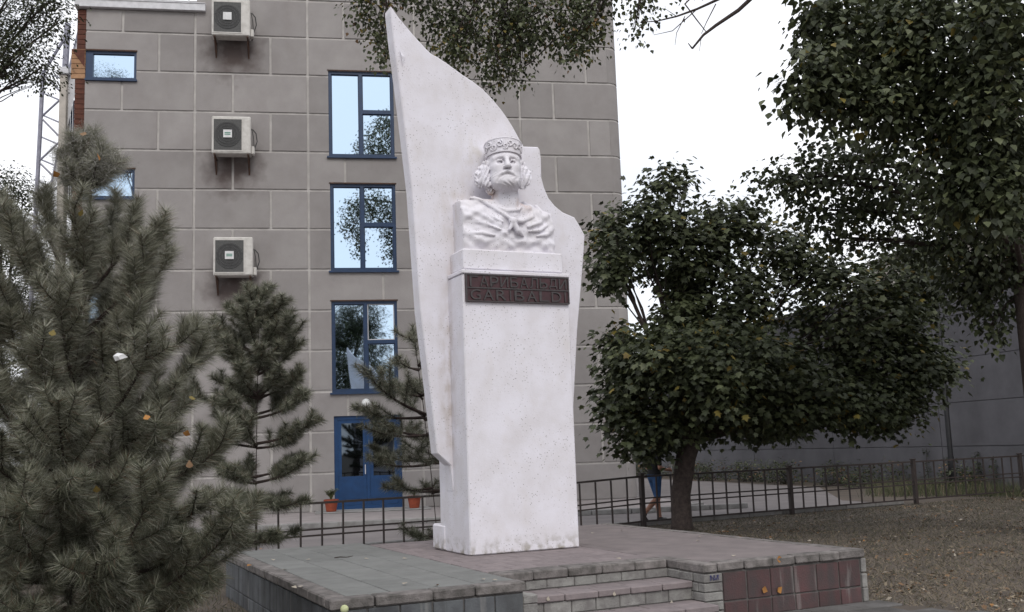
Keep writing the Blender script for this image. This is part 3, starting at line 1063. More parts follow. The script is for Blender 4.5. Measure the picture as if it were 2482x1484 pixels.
bk_.box((-12.97, 0.46, 0), (-0.2, 12, 18.0))
bk_.build('inner_wall', 'ac_grille', bld)
cells = []
G = 0.036
for k in range(len(ZR) - 1):
    z0, z1 = ZR[k], ZR[k + 1]
    for b in range(5):
        x0, x1 = XC[b], XC[b + 1]
        w = (XC[b + 1] - XC[b]) / 3 if b < 4 else 1.107
        m = x0 + w * (1 if k % 2 == 0 else 2)
        parts_ = [(x0, m), (m, x1)]
        if k == 0 and b == 4:
            parts_ = [(x0, x1)]
        for (a, c) in parts_:
            zt = z1
            if b == 0:
                if z0 > 15.1:
                    continue
                zt = min(z1, 15.13)
            r0 = (a + (G if a > -16.39 else 0), c - (G if c < -0.41 else 0), z0 + G, zt - (G if zt == z1 else 0))
            cells.append(r0)
fpc = {}
for r0 in cells:
    rects = cut_rects(r0, [(h[0] - 0.001, h[1] + 0.001, h[2] - 0.001, h[3] + 0.001) for h in holes])
    if not rects:
        continue
    x0, x1, z0, z1 = r0
    if len(rects) == 1 and rects[0] == r0:
        key = (round(x1 - x0, 2), round(z1 - z0, 2))
        if key not in fpc:
            fpc[key] = MB().bbox((0, -0.02, 0), (key[0], 0.0115, key[1]), 0.006).mesh('facade_panel', 'facade')
        me = fpc[key]
    else:                                        # block cut round a window: one piece
        m = MB()
        for (a, b, c, d) in rects:
            m.box((a - x0, -0.02, c - z0), (b - x0, 0.0115, d - z0))
        me = m.mesh('facade_panel', 'facade')
    link('facade_panel', me, bld, (x0, RNG.uniform(-0.003, 0.003), z0))
# rounded right corner, one curved block to each course
for k in range(len(ZR) - 1):
    m = MB()
    o_ = [(-0.40, -0.02)] + [(-0.40 + 0.40 * math.sin(a), 0.38 - 0.40 * math.cos(a)) for a in np.linspace(0.05, PI / 2, 9)] + [(0.0, 1.2), (-0.40, 1.2)]
    n = len(o_)
    m.add([(x, y, ZR[k] + G) for x, y in o_] + [(x, y, ZR[k + 1] - G) for x, y in o_],
          [tuple(range(n)), tuple(range(2 * n - 1, n - 1, -1))] + [(i, (i + 1) % n, (i + 1) % n + n, i + n) for i in range(n)])
    m.build('corner_block', 'facade', bld)
m = MB()
o_ = [(-0.41, 0.004)] + [(-0.40 + 0.378 * math.sin(a), 0.38 - 0.378 * math.cos(a)) for a in np.linspace(0.05, PI / 2, 9)] + [(-0.022, 1.1), (-0.41, 1.1)]
n = len(o_)
m.add([(x, y, 0.001) for x, y in o_] + [(x, y, 18.05) for x, y in o_],
      [tuple(range(n)), tuple(range(2 * n - 1, n - 1, -1))] + [(i, (i + 1) % n, (i + 1) % n + n, i + n) for i in range(n)])
m.build('corner_core', 'joint', bld)


def frame_rect(mb, x0, x1, z0, z1, w, y0, y1):
    mb.box((x0, y0, z0), (x0 + w, y1, z1))
    mb.box((x1 - w, y0, z0), (x1, y1, z1))
    mb.box((x0 + w, y0, z0), (x1 - w, y1, z0 + w))
    mb.box((x0 + w, y0, z1 - w), (x1 - w, y1, z1))


for i, (x0, x1, z0, z1) in enumerate(WIN):
    f = MB()
    frame_rect(f, x0, x1, z0, z1, 0.085, 0.03, 0.16)
    xm = x0 + (x1 - x0) * (0.49, 0.485, 0.52)[i]
    zm = z0 + (z1 - z0) * (0.53, 0.53, 0.55)[i]
    f.box((xm - 0.05, 0.025, z0 + 0.085), (xm + 0.05, 0.155, z1 - 0.085))
    f.box((xm + 0.05, 0.028, zm - 0.055), (x1 - 0.085, 0.15, zm + 0.055))
    wo_ = f.build('window', 'blue_frame', bld)
    MB().box((x0 - 0.06, -0.10, z0 - 0.055), (x1 + 0.06, 0.028, z0 - 0.002)).build('sill', 'blue_frame', wo_)
    MB().box((x0 - 0.03, -0.035, z1 + 0.002), (x1 + 0.03, 0.02, z1 + 0.035)).build('head_flashing', 'rust_iron', wo_)
    panes = [(x0 + 0.085, xm - 0.05, z0 + 0.085, z1 - 0.085), (xm + 0.05, x1 - 0.085, z0 + 0.085, zm - 0.055), (xm + 0.05, x1 - 0.085, zm + 0.055, z1 - 0.085)]
    for j, (a, b, c, d) in enumerate(panes):
        y = 0.10 + 0.0007 * (a + 10)
        g = MB()
        sash = 0.028
        p = MB().box((a, 0.095, c), (b, 0.105, d)).build('pane', 'mirror_glass', wo_)
        frame_rect(g, a, b, c, d, sash, 0.075, 0.0945)
        g.build('sash', 'white_metal' if (i, j) in ((2, 2),) else 'blue_frame', wo_)
for (x0, x1, z0, z1) in SMALL:
    f = MB()
    frame_rect(f, x0, x1, z0, z1, 0.075, 0.02, 0.15)
    f.box((x0 + 0.075, 0.02, z0 + 0.075), (x0 + 0.21, 0.15, z1 - 0.075))
    wo_ = f.build('window', 'blue_frame', bld)
    MB().box((x0, -0.10, z0 - 0.06), (x1 + 0.03, 0.018, z0 - 0.002)).build('sill', 'blue_frame', wo_)
    MB().box((x0, -0.05, z1 + 0.002), (x1 + 0.02, 0.016, z1 + 0.04)).build('head_flashing', 'rust_iron', wo_)
    MB().box((x0 + 0.211, 0.09, z0 + 0.076), (x1 - 0.076, 0.10, z1 - 0.076)).build('pane', 'mirror_glass', wo_)
# double door: blue leaves, glazed above, panelled below
x0, x1, z0, z1 = DOOR
f = MB()
frame_rect(f, x0, x1, z0, z1, 0.11, 0.05, 0.2)
xm = (x0 + x1) / 2
f.box((xm - 0.045, 0.05, z0 + 0.11), (xm + 0.045, 0.19, z1 - 0.11))
door = f.build('door', 'door_blue', bld)
for (a, b) in ((x0 + 0.11, xm - 0.045), (xm + 0.045, x1 - 0.11)):
    lf = MB()
    frame_rect(lf, a + 0.004, b - 0.004, z0 + 0.114, z1 - 0.114, 0.10, 0.075, 0.14)
    lf.box((a + 0.104, 0.078, z0 + 0.214), (b - 0.104, 0.135, z0 + 0.95))
    lf.build('door_leaf', 'door_blue', door)
    MB().box((a + 0.105, 0.10, z0 + 0.951), (b - 0.105, 0.112, z1 - 0.215)).build('pane', 'door_glass', door)
    lp = MB()
    lp.box((a + 0.16, 0.066, z0 + 0.30), (b - 0.16, 0.0775, z0 + 0.86))
    lp.build('door_panel', 'door_blue', door)
hd = MB().tube([(xm - 0.09, 0.03, z0 + 1.0), (xm - 0.09, 0.03, z0 + 1.28)], 0.014, 8)
hd.tube([(xm - 0.09, 0.03, z0 + 1.02), (xm - 0.09, 0.075, z0 + 1.02)], 0.009, 6)
hd.tube([(xm - 0.09, 0.03, z0 + 1.26), (xm - 0.09, 0.075, z0 + 1.26)], 0.009, 6)
hd.build('handle', 'white_metal', door)
MB().bbox((x0 - 0.55, -1.15, 0.014), (x1 + 0.75, 0.0, 0.048), 0.01).build('door_step', 'kerb', bld)
# roof edge over the lower left part, railing on it
pr = MB()
pr.bbox((-16.72, -0.16, 15.14), (-12.955, 0.40, 15.36), 0.01)
pr.box((-16.74, -0.18, 15.362), (-12.955, 0.40, 15.385))
pr.build('parapet', 'white_metal', bld)
rl = MB()
for k in range(8):
    x = -16.2 + k * 0.45
    rl.tube([(x, 0.3, 15.386), (x, 0.3, 16.4)], 0.025, 6)
for z in (15.62, 16.0, 16.4):
    rl.tube([(-16.2, 0.3, z), (-13.05, 0.3, z)], 0.022, 6)
rl.build('roof_railing', 'white_metal', bld)
# brick facing on the left return
bp_ = thing_b = MB()
bp_.box((-16.66, 0.05, 0), (-16.42, 0.6, 15.12))
pier = bp_.build('brick_pier', 'brick_brown', bld)
bmesh_ = MB().bbox((-16.69, 0.012, 0), (-16.405, 0.049, 0.142), 0.005).mesh('brick', 'brick_brown')
btan = MB().bbox((-16.80, -0.012, 0), (-16.405, 0.049, 0.142), 0.005).mesh('brick', 'brick_tan')
for k in range(98):
    z = 0.01 + k * 0.154
    tan = 12.9 < z < 13.75
    link('brick', btan if tan else bmesh_, pier, (0.03 if z > 13.8 else 0, 0, z))
MB().add([(-16.80, -0.02, 13.84), (-16.42, -0.02, 13.84), (-16.42, -0.02, 13.3), (-16.80, 0.06, 13.84), (-16.42, 0.06, 13.84), (-16.42, 0.06, 13.3)],
         [(0, 2, 1), (3, 4, 5), (0, 1, 4, 3), (1, 2, 5, 4), (2, 0, 3, 5)]).build('soffit', 'brick_brown', bld)

# ------------------------------------------------------------------ air conditioners
for i, (s0, z0) in enumerate(AC_SPOTS):
    lab = ('topmost air conditioner on the facade with blank white badge, near the roof edge',
           'middle air conditioner of the facade column with green striped badge',
           'lowest air conditioner of the facade column, just above the slender pine')[i]
    base = FP0 + FT * s0 + np.array([0, 0, z0])
    ac = thing('air_conditioner', lab, 'air conditioner', base, FAC_ANG, 'air conditioners on the facade')
    c = MB().bbox((-0.56, -0.60, 0.0), (0.56, -0.17, 1.14), 0.03)
    c.build('casing', 'ac_case', ac)
    gx0, gx1, gz0, gz1 = -0.50, 0.30, 0.10, 1.04
    MB().box((gx0, -0.607, gz0), (gx1, -0.6005, gz1)).build('fan_backing', 'ac_bars', ac)
    MB().prism([(-0.10 + 0.385 * math.cos(a), 0.57 + 0.385 * math.sin(a)) for a in np.linspace(0, 2 * PI, 32, endpoint=False)], -0.6115, -0.6075).build('fan_opening', 'ac_grille', ac)
    gr = MB()
    for k in range(24):
        x = gx0 + 0.02 + k * (gx1 - gx0 - 0.04) / 23
        gr.box((x - 0.004, -0.619, gz0), (x + 0.004, -0.612, gz1))
    for rr in (0.12, 0.20, 0.28, 0.36):
        gr.tube([(-0.10 + rr * math.cos(a), -0.622, 0.57 + rr * math.sin(a)) for a in np.linspace(0, 2 * PI, 25)], 0.006, 4, False)
    gr.build('grille', 'ac_bars', ac)
    rim = MB()
    frame_rect(rim, gx0 - 0.03, gx1 + 0.03, gz0 - 0.03, gz1 + 0.03, 0.029, -0.615, -0.6005)
    rim.build('rim', 'ac_case', ac)
    bd = MB().bbox((-0.225, -0.64, 0.475), (0.025, -0.626, 0.715), 0.006).build('badge', 'badge_white', ac)
    if i:
        MB().box((-0.185, -0.643, 0.56), (-0.015, -0.6405, 0.585)).build('stripe', 'badge_green', bd)
        MB().box((-0.185, -0.643, 0.607), (-0.015, -0.6405, 0.632)).build('stripe', 'badge_green', bd)
    for x in (-0.50, 0.46):
        b = MB()
        b.box((x, -0.60, -0.05), (x + 0.04, -0.025, -0.003))
        b.tube([(x + 0.02, -0.56, -0.05), (x + 0.02, -0.04, -0.46)], 0.018, 4)
        b.box((x, -0.05, -0.5), (x + 0.04, -0.024, -0.051))
        b.build('bracket', 'rust_iron', ac)
    MB().bbox((0.562, -0.50, 0.02), (0.66, -0.28, 0.26), 0.02).build('valve_cover', 'ac_case', ac)
    pp = MB()
    pp.tube([(0.60, -0.42, 0.80), (0.70, -0.40, 0.68), (0.73, -0.36, 0.45), (0.66, -0.34, 0.24), (0.62, -0.3, 0.16)], 0.016, 6)
    pp.tube([(0.57, -0.40, 0.82), (0.62, -0.38, 0.6), (0.64, -0.34, 0.3)], 0.012, 6)
    pp.tube([(0.62, -0.3, 0.16), (0.60, -0.1, 0.12), (0.58, -0.03, 0.10)], 0.016, 6)
    pp.build('pipe', 'ac_grille', ac)

# round lamp over the door, flower pots on its step
lampo = thing('wall_lamp', 'round white lamp on the wall above the blue door', 'lamp', FP0 + FT * -8.3 + FN * 0.02 + np.array([0, 0, 2.98]), FAC_ANG)
MB().lathe([(0.03, 0), (0.10, 0.02), (0.135, 0.08), (0.14, 0.14), (0.11, 0.22), (0.06, 0.26), (0.01, 0.275)], (0, -0.2, 0), 14).build('globe', 'lamp_glass', lampo, True)
MB().tube([(0, 0, -0.03), (0, -0.16, -0.03), (0, -0.2, 0.0)], 0.025, 6).build('arm', 'rust_iron', lampo)


def pot(s, lab, h):
    t = thing('flower_pot', lab, 'flower pot', FP0 + FT * s + FN * 0.75 + np.array([0, 0, 0.05]), FAC_ANG, 'pots beside the door')
    p = MB().lathe([(0.13, 0), (0.14, 0.01), (0.185, 0.27), (0.21, 0.275), (0.215, 0.34), (0.19, 0.345), (0.18, 0.30), (0.05, 0.29)], (0, 0, 0), 16)
    p.build('pot', 'terracotta', t)
    l = MB()
    for k in range(26):
        a, tl_ = random.uniform(0, 2 * PI), random.uniform(0.1, 0.75)
        hh = h * random.uniform(0.5, 1.0)
        q = [(0, 0, 0.3), (tl_ * .3 * hh * math.cos(a), tl_ * .3 * hh * math.sin(a), 0.3 + hh * 0.6), (tl_ * hh * math.cos(a), tl_ * hh * math.sin(a), 0.3 + hh)]
        l.tube(q, [0.006, 0.012, 0.003], 4)
        for j in range(5):
            c_ = np.array(q[1]) + (np.array(q[2]) - np.array(q[1])) * random.random()
            d_ = np.array([random.uniform(-1, 1), random.uniform(-1, 1), random.uniform(-.3, .6)]) * 0.05
            e_ = np.array([-d_[1], d_[0], 0.01]) * 0.5
            l.add([c_, c_ + d_ + e_, c_ + 2 * d_, c_ + d_ - e_], [(0, 1, 2, 3)])
    l.build('foliage', 'leaf_b', t)


pot(-9.34, 'terracotta flower pot left of the blue door behind the fence', 0.35)
pot(-6.98, 'terracotta flower pot right of the blue door behind the fence', 0.28)

# ------------------------------------------------------------------ structures left of the building
YL = 34.0
mast = thing('lattice_mast', 'grey steel lattice mast with zigzag braces left of the building', 'mast', at(95, 1130, YL))
ml = np.array(mast.location)


def lm(x, y, d=0.0):
    return at(x, y, YL + d) - ml


c1 = [(104, 178), (97, 320), (88, 490), (72, 800), (58, 1080)]
c2 = [(160, 176), (151, 320), (147, 490), (140, 800), (130, 1080)]
for nm, cc, r_ in (('chord', c1, 0.075), ('chord', c2, 0.06)):
    MB().tube([lm(*q) for q in cc], r_, 8).build(nm, 'steel_lilac', mast)
MB().tube([lm(x - 1, y, 1.2) for x, y in c1], 0.05, 6).build('chord', 'steel_lilac', mast)
ys = [180, 232, 285, 338, 392, 446, 500, 570, 650, 730, 820]
ip = lambda c, y: np.interp(y, [q[1] for q in c], [q[0] for q in c])
for k in range(len(ys) - 1):
    y0, y1 = ys[k], ys[k + 1]
    MB().tube([lm(ip(c1, y0), y0), lm(ip(c2, y1), y1)] if k % 2 == 0 else [lm(ip(c2, y0), y0), lm(ip(c1, y1), y1)], 0.035, 6).build('brace', 'steel_lilac', mast)
    MB().tube([lm(ip(c1, y0) - 1, y0 - 8, 1.2), lm(ip(c2, y0), y0 + 16)], 0.03, 6).build('brace', 'steel_lilac', mast)
MB().tube([lm(103, 180), lm(162, 84)], 0.05, 6).build('brace', 'steel_lilac', mast)
MB().tube([lm(164, 58), lm(158, 172)], 0.11, 8).build('mast_head', 'steel_lilac', mast)
clm = thing('column', 'pale rendered column with a stepped cap beside the lattice mast', 'column', at(150, 1110, YL - 0.8))
cl_ = np.array(clm.location)
cx_ = at(155, 300, YL - 0.8) - cl_
zc = at(155, 178, YL - 0.8)[2] - cl_[2]
MB().bbox((cx_[0] - 0.12, -0.15, 0), (cx_[0] + 0.12, 0.15, zc - 0.1), 0.02).build('shaft', 'cream_plaster', clm)
MB().bbox((cx_[0] - 0.2, -0.22, zc - 0.1), (cx_[0] + 0.2, 0.22, zc + 0.06), 0.02).build('cap', 'white_metal', clm)
MB().bbox((cx_[0] - 0.16, -0.18, zc + 0.062), (cx_[0] + 0.16, 0.18, zc + 0.17), 0.02).build('cap_top', 'white_metal', clm)
fas = thing('side_canopy', 'white sloping canopy fascia with blue louvres at the left end of the building', 'canopy', at(170, 1110, 33.2))
fl_ = np.array(fas.location)
ff = lambda x, y, d=0: at(x, y, 33.2 + d) - fl_
o_ = [(189, 80), (185, 215), (160, 325), (128, 480), (115, 480), (148, 320), (167, 173)]
n = len(o_)
MB().add([ff(x, y) for x, y in o_] + [ff(x, y, 0.15) for x, y in o_], [tuple(range(n)), tuple(range(2 * n - 1, n - 1, -1))] + [(i, i + n, (i + 1) % n + n, (i + 1) % n) for i in range(n)]).build('fascia', 'white_metal', fas)
MB().tube([ff(190, 76), ff(168, 165), ff(150, 320), ff(118, 480)], 0.035, 6).build('edge_trim', 'steel_lilac', fas)
for k in range(5):
    x = 166 + k * 5
    MB().tube([ff(x + 3, 228 + 8 * (4 - k), 0.3), ff(x - 4, 520, 0.3)], 0.03, 4).build('louvre', ('steel_lilac', 'blue_frame')[k % 2], fas)

# ------------------------------------------------------------------ long grey wall on the right
W_A = RAD(15)
WT = np.array([-math.sin(W_A), math.cos(W_A), 0])
WN = np.array([math.cos(W_A), math.sin(W_A), 0])
WP = np.array([14.0, 28.0, 0])
wall = thing('concrete_wall', 'long tall grey concrete panel wall behind the maple on the right', 'wall', WP, W_A)
# local x = to the far side (WN), local y = along WT
MB().box((0.03, -14, 0), (0.5, 46, 6.35)).build('wall_core', 'grey_wall', wall)
wr = [0.0, 1.25, 2.55, 3.85, 5.15, 6.30]
wpm = {}
for k in range(5):
    for j in range(10):
        d = round(wr[k + 1] - wr[k] - 0.024, 3)
        if d not in wpm:
            wpm[d] = MB().bbox((0, 0, 0), (0.029, 5.97, d), 0.006).mesh('wall_panel', 'grey_wall')
        link('wall_panel', wpm[d], wall, (RNG.uniform(-0.004, 0.004), -14 + j * 6.0, wr[k] + 0.012))
cpm = MB().bbox((-0.06, 0, 0), (0.56, 2.98, 0.09), 0.012).mesh('wall_cap', 'coping')
for j in range(20):
    link('wall_cap', cpm, wall, (0, -14 + j * 3.0, 6.352 + RNG.uniform(0, 0.008)))
pb = at(2452, 700, 47)
pbt = thing('distant_building', 'pale beige building top showing over the grey wall at right edge', 'building', (pb[0], 47, 0), RAD(15))
MB().box((-1.0, 0, 0), (16, 9, 10.8)).build('wall', 'cream_plaster', pbt)
MB().bbox((-1.25, -0.25, 10.802), (16.2, 9.2, 11.05), 0.03).build('cornice', 'coping', pbt)
for k in range(4):
    w_ = MB()
    frame_rect(w_, 1 + k * 3.2, 2.5 + k * 3.2, 7.6, 9.4, 0.1, -0.05, -0.002)
    q = w_.build('window', 'white_metal', pbt)
    MB().box((1.1 + k * 3.2, -0.03, 7.7), (2.4 + k * 3.2, -0.003, 9.3)).build('pane', 'door_glass', q)

# ------------------------------------------------------------------ fence
fen = thing('metal_fence', 'low dark metal railing fence running behind the monument across the scene', 'fence', FA, RAD(30))


def zoff(t):
    return float(np.interp(t, [-8.2, -4.1, -1.6, 0], [-0.15, -0.14, -0.06, 0]))


posts = [-12.3, -8.2, -4.1, 0.0, 4.05, 8.1, 12.2, 16.3, 20.4]
for t in posts:
    z = zoff(t)
    p = MB().bbox((-0.045, -0.045, z - 0.03), (0.045, 0.045, z + 1.05), 0.006)
    q = p.build('post', 'fence_paint', fen, loc=(t, 0, 0))
    MB().bbox((-0.058, -0.058, z + 1.0505), (0.058, 0.058, z + 1.075), 0.006).build('post_cap', 'fence_paint', q)
pick = MB().box((-0.014, -0.014, 0.116), (0.014, 0.014, 0.981)).mesh('picket', 'fence_paint')
for a, b in zip(posts[:-1], posts[1:]):
    za, zb = zoff(a), zoff(b)
    for zz, w in ((1.0, 0.019), (0.565, 0.014), (0.465, 0.014), (0.115, 0.017)):
        MB().add([(a + 0.046, -w, za + zz - w), (a + 0.046, w, za + zz - w), (a + 0.046, w, za + zz + w), (a + 0.046, -w, za + zz + w),
                  (b - 0.046, -w, zb + zz - w), (b - 0.046, w, zb + zz - w), (b - 0.046, w, zb + zz + w), (b - 0.046, -w, zb + zz + w)],
                 [(0, 3, 2, 1), (4, 5, 6, 7), (0, 1, 5, 4), (1, 2, 6, 5), (2, 3, 7, 6), (3, 0, 4, 7)]).build('rail', 'fence_paint', fen)
    for k in range(1, 11):
        t = a + (b - a) * k / 11
        link('picket', pick, fen, (t, RNG.uniform(-0.002, 0.002), zoff(t)), (RNG.uniform(-.006, .006), RNG.uniform(-.01, .01), 0))

# ------------------------------------------------------------------ lamp post by the wall
lb = at(2309, 1160, 30.0)
lpt = thing('street_lamp', 'slender dark street lamp post standing before the grey wall on the right', 'street lamp', (lb[0], 30.0, 0))
MB().tube([(0, 0, 0), (0, 0, 0.9), (0, 0, 1.0), (0, 0, 7.0)], [0.10, 0.10, 0.075, 0.06], 10).build('pole', 'pole_dark', lpt, True)
MB().tube([(0, 0, 6.9), (-0.1, 0, 7.15), (-0.5, -0.05, 7.35), (-0.95, -0.1, 7.4)], 0.035, 8).build('arm', 'pole_dark', lpt, True)
MB().lathe([(0.02, 0.10), (0.14, 0.09), (0.24, 0.04), (0.27, 0.0), (0.02, -0.005)], (-1.15, -0.12, 7.36), 14, sx=1.25, sy=0.8).build('lamp_head', 'white_metal', lpt, True)
MB().lathe([(0.02, -0.09), (0.14, -0.075), (0.22, -0.02), (0.235, -0.006), (0.02, -0.0055)], (-1.15, -0.12, 7.36), 14, sx=1.2, sy=0.76).build('lens', 'lamp_glass', lpt, True)

# ------------------------------------------------------------------ person walking beyond the fence
def build_person():
    h = 0.0125
    o = (-0.62, -0.36, -0.03)
    nx, ny, nz_ = 100, 58, 146
    X = (o[0] + h * np.arange(nx)).astype(np.float32)[:, None, None] + np.zeros((1, ny, nz_), np.float32)
    Y = (o[1] + h * np.arange(ny)).astype(np.float32)[None, :, None] + np.zeros((nx, 1, nz_), np.float32)
    Z = (o[2] + h * np.arange(nz_)).astype(np.float32)[None, None, :] + np.zeros((nx, ny, 1), np.float32)
    F = ell(X, Y, Z, (0.0, 0, 0.96), (0.135, 0.175, 0.13))
    F = smin(F, ell(X, Y, Z, (0.01, 0, 1.13), (0.115, 0.155, 0.2)), 0.06)
    F = smin(F, ell(X, Y, Z, (0.02, 0, 1.33), (0.125, 0.185, 0.15)), 0.06)
    F = smin(F, cap_(X, Y, Z, (0.02, 0, 1.42), (0.04, 0, 1.54), 0.065, 0.055), 0.04)
    F = smin(F, ell(X, Y, Z, (0.065, 0, 1.635), (0.10, 0.078, 0.122)), 0.02)
    F = smin(F, ell(X, Y, Z, (0.165, 0, 1.615), (0.022, 0.014, 0.022)), 0.012)
    F = smin(F, ell(X, np.abs(Y), Z, (0.05, 0.08, 1.63), (0.022, 0.012, 0.03)), 0.006)
    F = smax(F, -ell(X, np.abs(Y), Z, (0.158, 0.032, 1.645), (0.016, 0.018, 0.012)), 0.008)
    legs = (((0.0, -0.09, 0.90), (-0.02, -0.10, 0.50), (-0.36, -0.10, 0.22)), ((0.02, 0.09, 0.90), (0.13, 0.10, 0.50), (0.17, 0.10, 0.09)))
    for hp, kn, an in legs:
        F = smin(F, cap_(X, Y, Z, hp, kn, 0.098, 0.064), 0.03)
        mid = tuple(0.65 * a + 0.35 * b for a, b in zip(kn, an))
        F = smin(F, chain(X, Y, Z, [kn, (mid[0] - 0.015, mid[1], mid[2]), an], (0.056, 0.058, 0.038)), 0.02)
    F = smin(F, chain(X, Y, Z, [(-0.36, -0.10, 0.20), (-0.40, -0.10, 0.13), (-0.33, -0.105, 0.045), (-0.28, -0.105, 0.03)], (0.040, 0.045, 0.042, 0.035)), 0.015)
    F = smin(F, chain(X, Y, Z, [(0.15, 0.10, 0.06), (0.26, 0.105, 0.035), (0.33, 0.11, 0.035)], (0.05, 0.043, 0.036)), 0.015)
    arms = (((0.0, -0.19, 1.40), (-0.02, -0.235, 1.13), (0.20, -0.20, 1.08)), ((0.03, 0.19, 1.40), (0.02, 0.235, 1.13), (0.20, 0.20, 0.98)))
    for sh, el_, wr_ in arms:
        F = smin(F, cap_(X, Y, Z, sh, el_, 0.056, 0.043), 0.03)
        F = smin(F, cap_(X, Y, Z, el_, wr_, 0.042, 0.029), 0.012)
        pm = (wr_[0] + 0.07, wr_[1], wr_[2] - 0.005)
        F = smin(F, cap_(X, Y, Z, wr_, pm, 0.03, 0.032), 0.012)
        for j, ln in enumerate((0.065, 0.075, 0.07, 0.055)):
            b_ = (pm[0] + 0.01, pm[1], pm[2] + 0.032 - 0.021 * j)
            F = np.minimum(F, chain(X, Y, Z, [b_, (b_[0] + ln * .6, b_[1] + 0.012, b_[2] - 0.012), (b_[0] + ln * .8, b_[1] + 0.035, b_[2] - 0.03)], (0.0095, 0.009, 0.008)))
        F = np.minimum(F, chain(X, Y, Z, [(wr_[0] + 0.03, wr_[1] + 0.02, wr_[2] + 0.02), (wr_[0] + 0.07, wr_[1] + 0.035, wr_[2] + 0.04), (wr_[0] + 0.10, wr_[1] + 0.03, wr_[2] + 0.035)], (0.012, 0.011, 0.009)))
    V, Q = surface_nets(F, o, h)
    c = V[Q].mean(1)
    mi = np.zeros(len(Q), int)
    sh = (c[:, 2] > 0.53) & (c[:, 2] < 0.985) & (np.abs(c[:, 1]) < 0.19) & (c[:, 0] < 0.21)
    ts = (c[:, 2] >= 0.985) & (c[:, 2] < 1.47) & ((c[:, 0] < 0.17) & ((np.abs(c[:, 1]) < 0.175) | (c[:, 2] > 1.18)))
    mi[sh] = 1
    mi[ts] = 2
    foot = ((c[:, 2] < 0.09) & (c[:, 0] > 0)) | ((c[:, 0] < -0.24) & (c[:, 2] < 0.2))
    mi[foot] = 3
    hr = (c[:, 2] > 1.66) & (c[:, 0] < 0.13) | ((c[:, 2] > 1.57) & (c[:, 0] < 0.03))
    mi[hr] = 4
    me = fast_mesh('person', V, Q, ['skin', 'denim', 'black_cloth', 'shoe', 'hair'], mi, True)
    p0 = fpt(0.88, 0.72)
    pe = link('person', me, None, (p0[0], p0[1], 0.012), (0, 0, RAD(30)))
    tag(pe, 'person in black shirt and blue knee-length shorts walking behind the maple trunk', 'person')
    cup = MB().lathe([(0.025, 0), (0.036, 0.11), (0.038, 0.115), (0.03, 0.116)], (0, 0, 0), 10).build('paper_cup', 'badge_white', None, loc=tuple(p0 + FD * 0.32 + FNRM * -0.16 + np.array([0, 0, 1.07])))
    tag(cup, 'small white paper cup in the hand of the walking person', 'cup')


build_person()


# ------------------------------------------------------------------ foliage
def unit(v):
    return v / (np.linalg.norm(v, axis=-1, keepdims=True) + 1e-9)


def place(tmplV, tmplT, pos, tip, nrm, size):
    tip = unit(tip)
    nrm = nrm - (nrm * tip).sum(1, keepdims=True) * tip
    nrm = unit(nrm)
    side = np.cross(tip, nrm)
    s = size[:, None, None]
    V = pos[:, None, :] + s * (tmplV[None, :, 0:1] * side[:, None, :] + tmplV[None, :, 1:2] * tip[:, None, :] + tmplV[None, :, 2:3] * nrm[:, None, :])
    K = len(tmplV)
    T = tmplT[None] + (np.arange(len(pos)) * K)[:, None, None]
    return V.reshape(-1, 3), T.reshape(-1, 3)


def maple_tmpl():
    pts = [(0, 0), (0.30, 0.02), (0.52, 0.16), (0.36, 0.30), (0.62, 0.62), (0.30, 0.60), (0.0, 1.05), (-0.30, 0.60), (-0.62, 0.62), (-0.36, 0.30), (-0.52, 0.16), (-0.30, 0.02)]
    V = [(0, 0.38, 0.05)] + [(x, y, -0.10 * abs(x) - 0.08 * y * y) for x, y in pts]
    n = len(pts)
    return np.array(V), np.array([(0, i + 1, (i + 1) % n + 1) for i in range(n)])


def poplar_tmpl():
    V = [(0, 0, 0), (0.40, 0.20, 0.07), (0.44, 0.40, 0.06), (0.16, 0.82, 0.0), (0, 1.05, -0.05), (-0.16, 0.82, 0.0), (-0.44, 0.40, 0.06), (-0.40, 0.20, 0.07), (0, 0.45, 0)]
    return np.array(V, float), np.array([(8, i, (i + 1) % 8) for i in range(8)])


def ovate_tmpl():
    V = [(0, 0, 0), (0.28, 0.5, 0.06), (0, 1, 0), (-0.28, 0.5, 0.06)]
    return np.array(V, float), np.array([(0, 1, 2), (0, 2, 3)])


def sph(n, rng):
    return unit(rng.normal(size=(n, 3)))


def lobe(x, y, Y, rx, ry, rd=None):
    c = at(x, y, Y)
    k = Y / FPX
    return (c, np.array([rx * k, (rd if rd else 0.8 * max(rx, ry) * k), ry * k]))


def clusters(lobes, n, rng, shell=0.45):
    vol = np.array([(l[1][0] * l[1][1] * l[1][2]) ** (2 / 3) for l in lobes])
    w = rng.choice(len(lobes), n, p=vol / vol.sum())
    d = sph(n, rng)
    r = shell + (1 - shell) * rng.random(n) ** 0.6
    C = np.array([l[0] for l in lobes])[w]
    R = np.array([l[1] for l in lobes])[w]
    return C + d * R * r[:, None], d, w


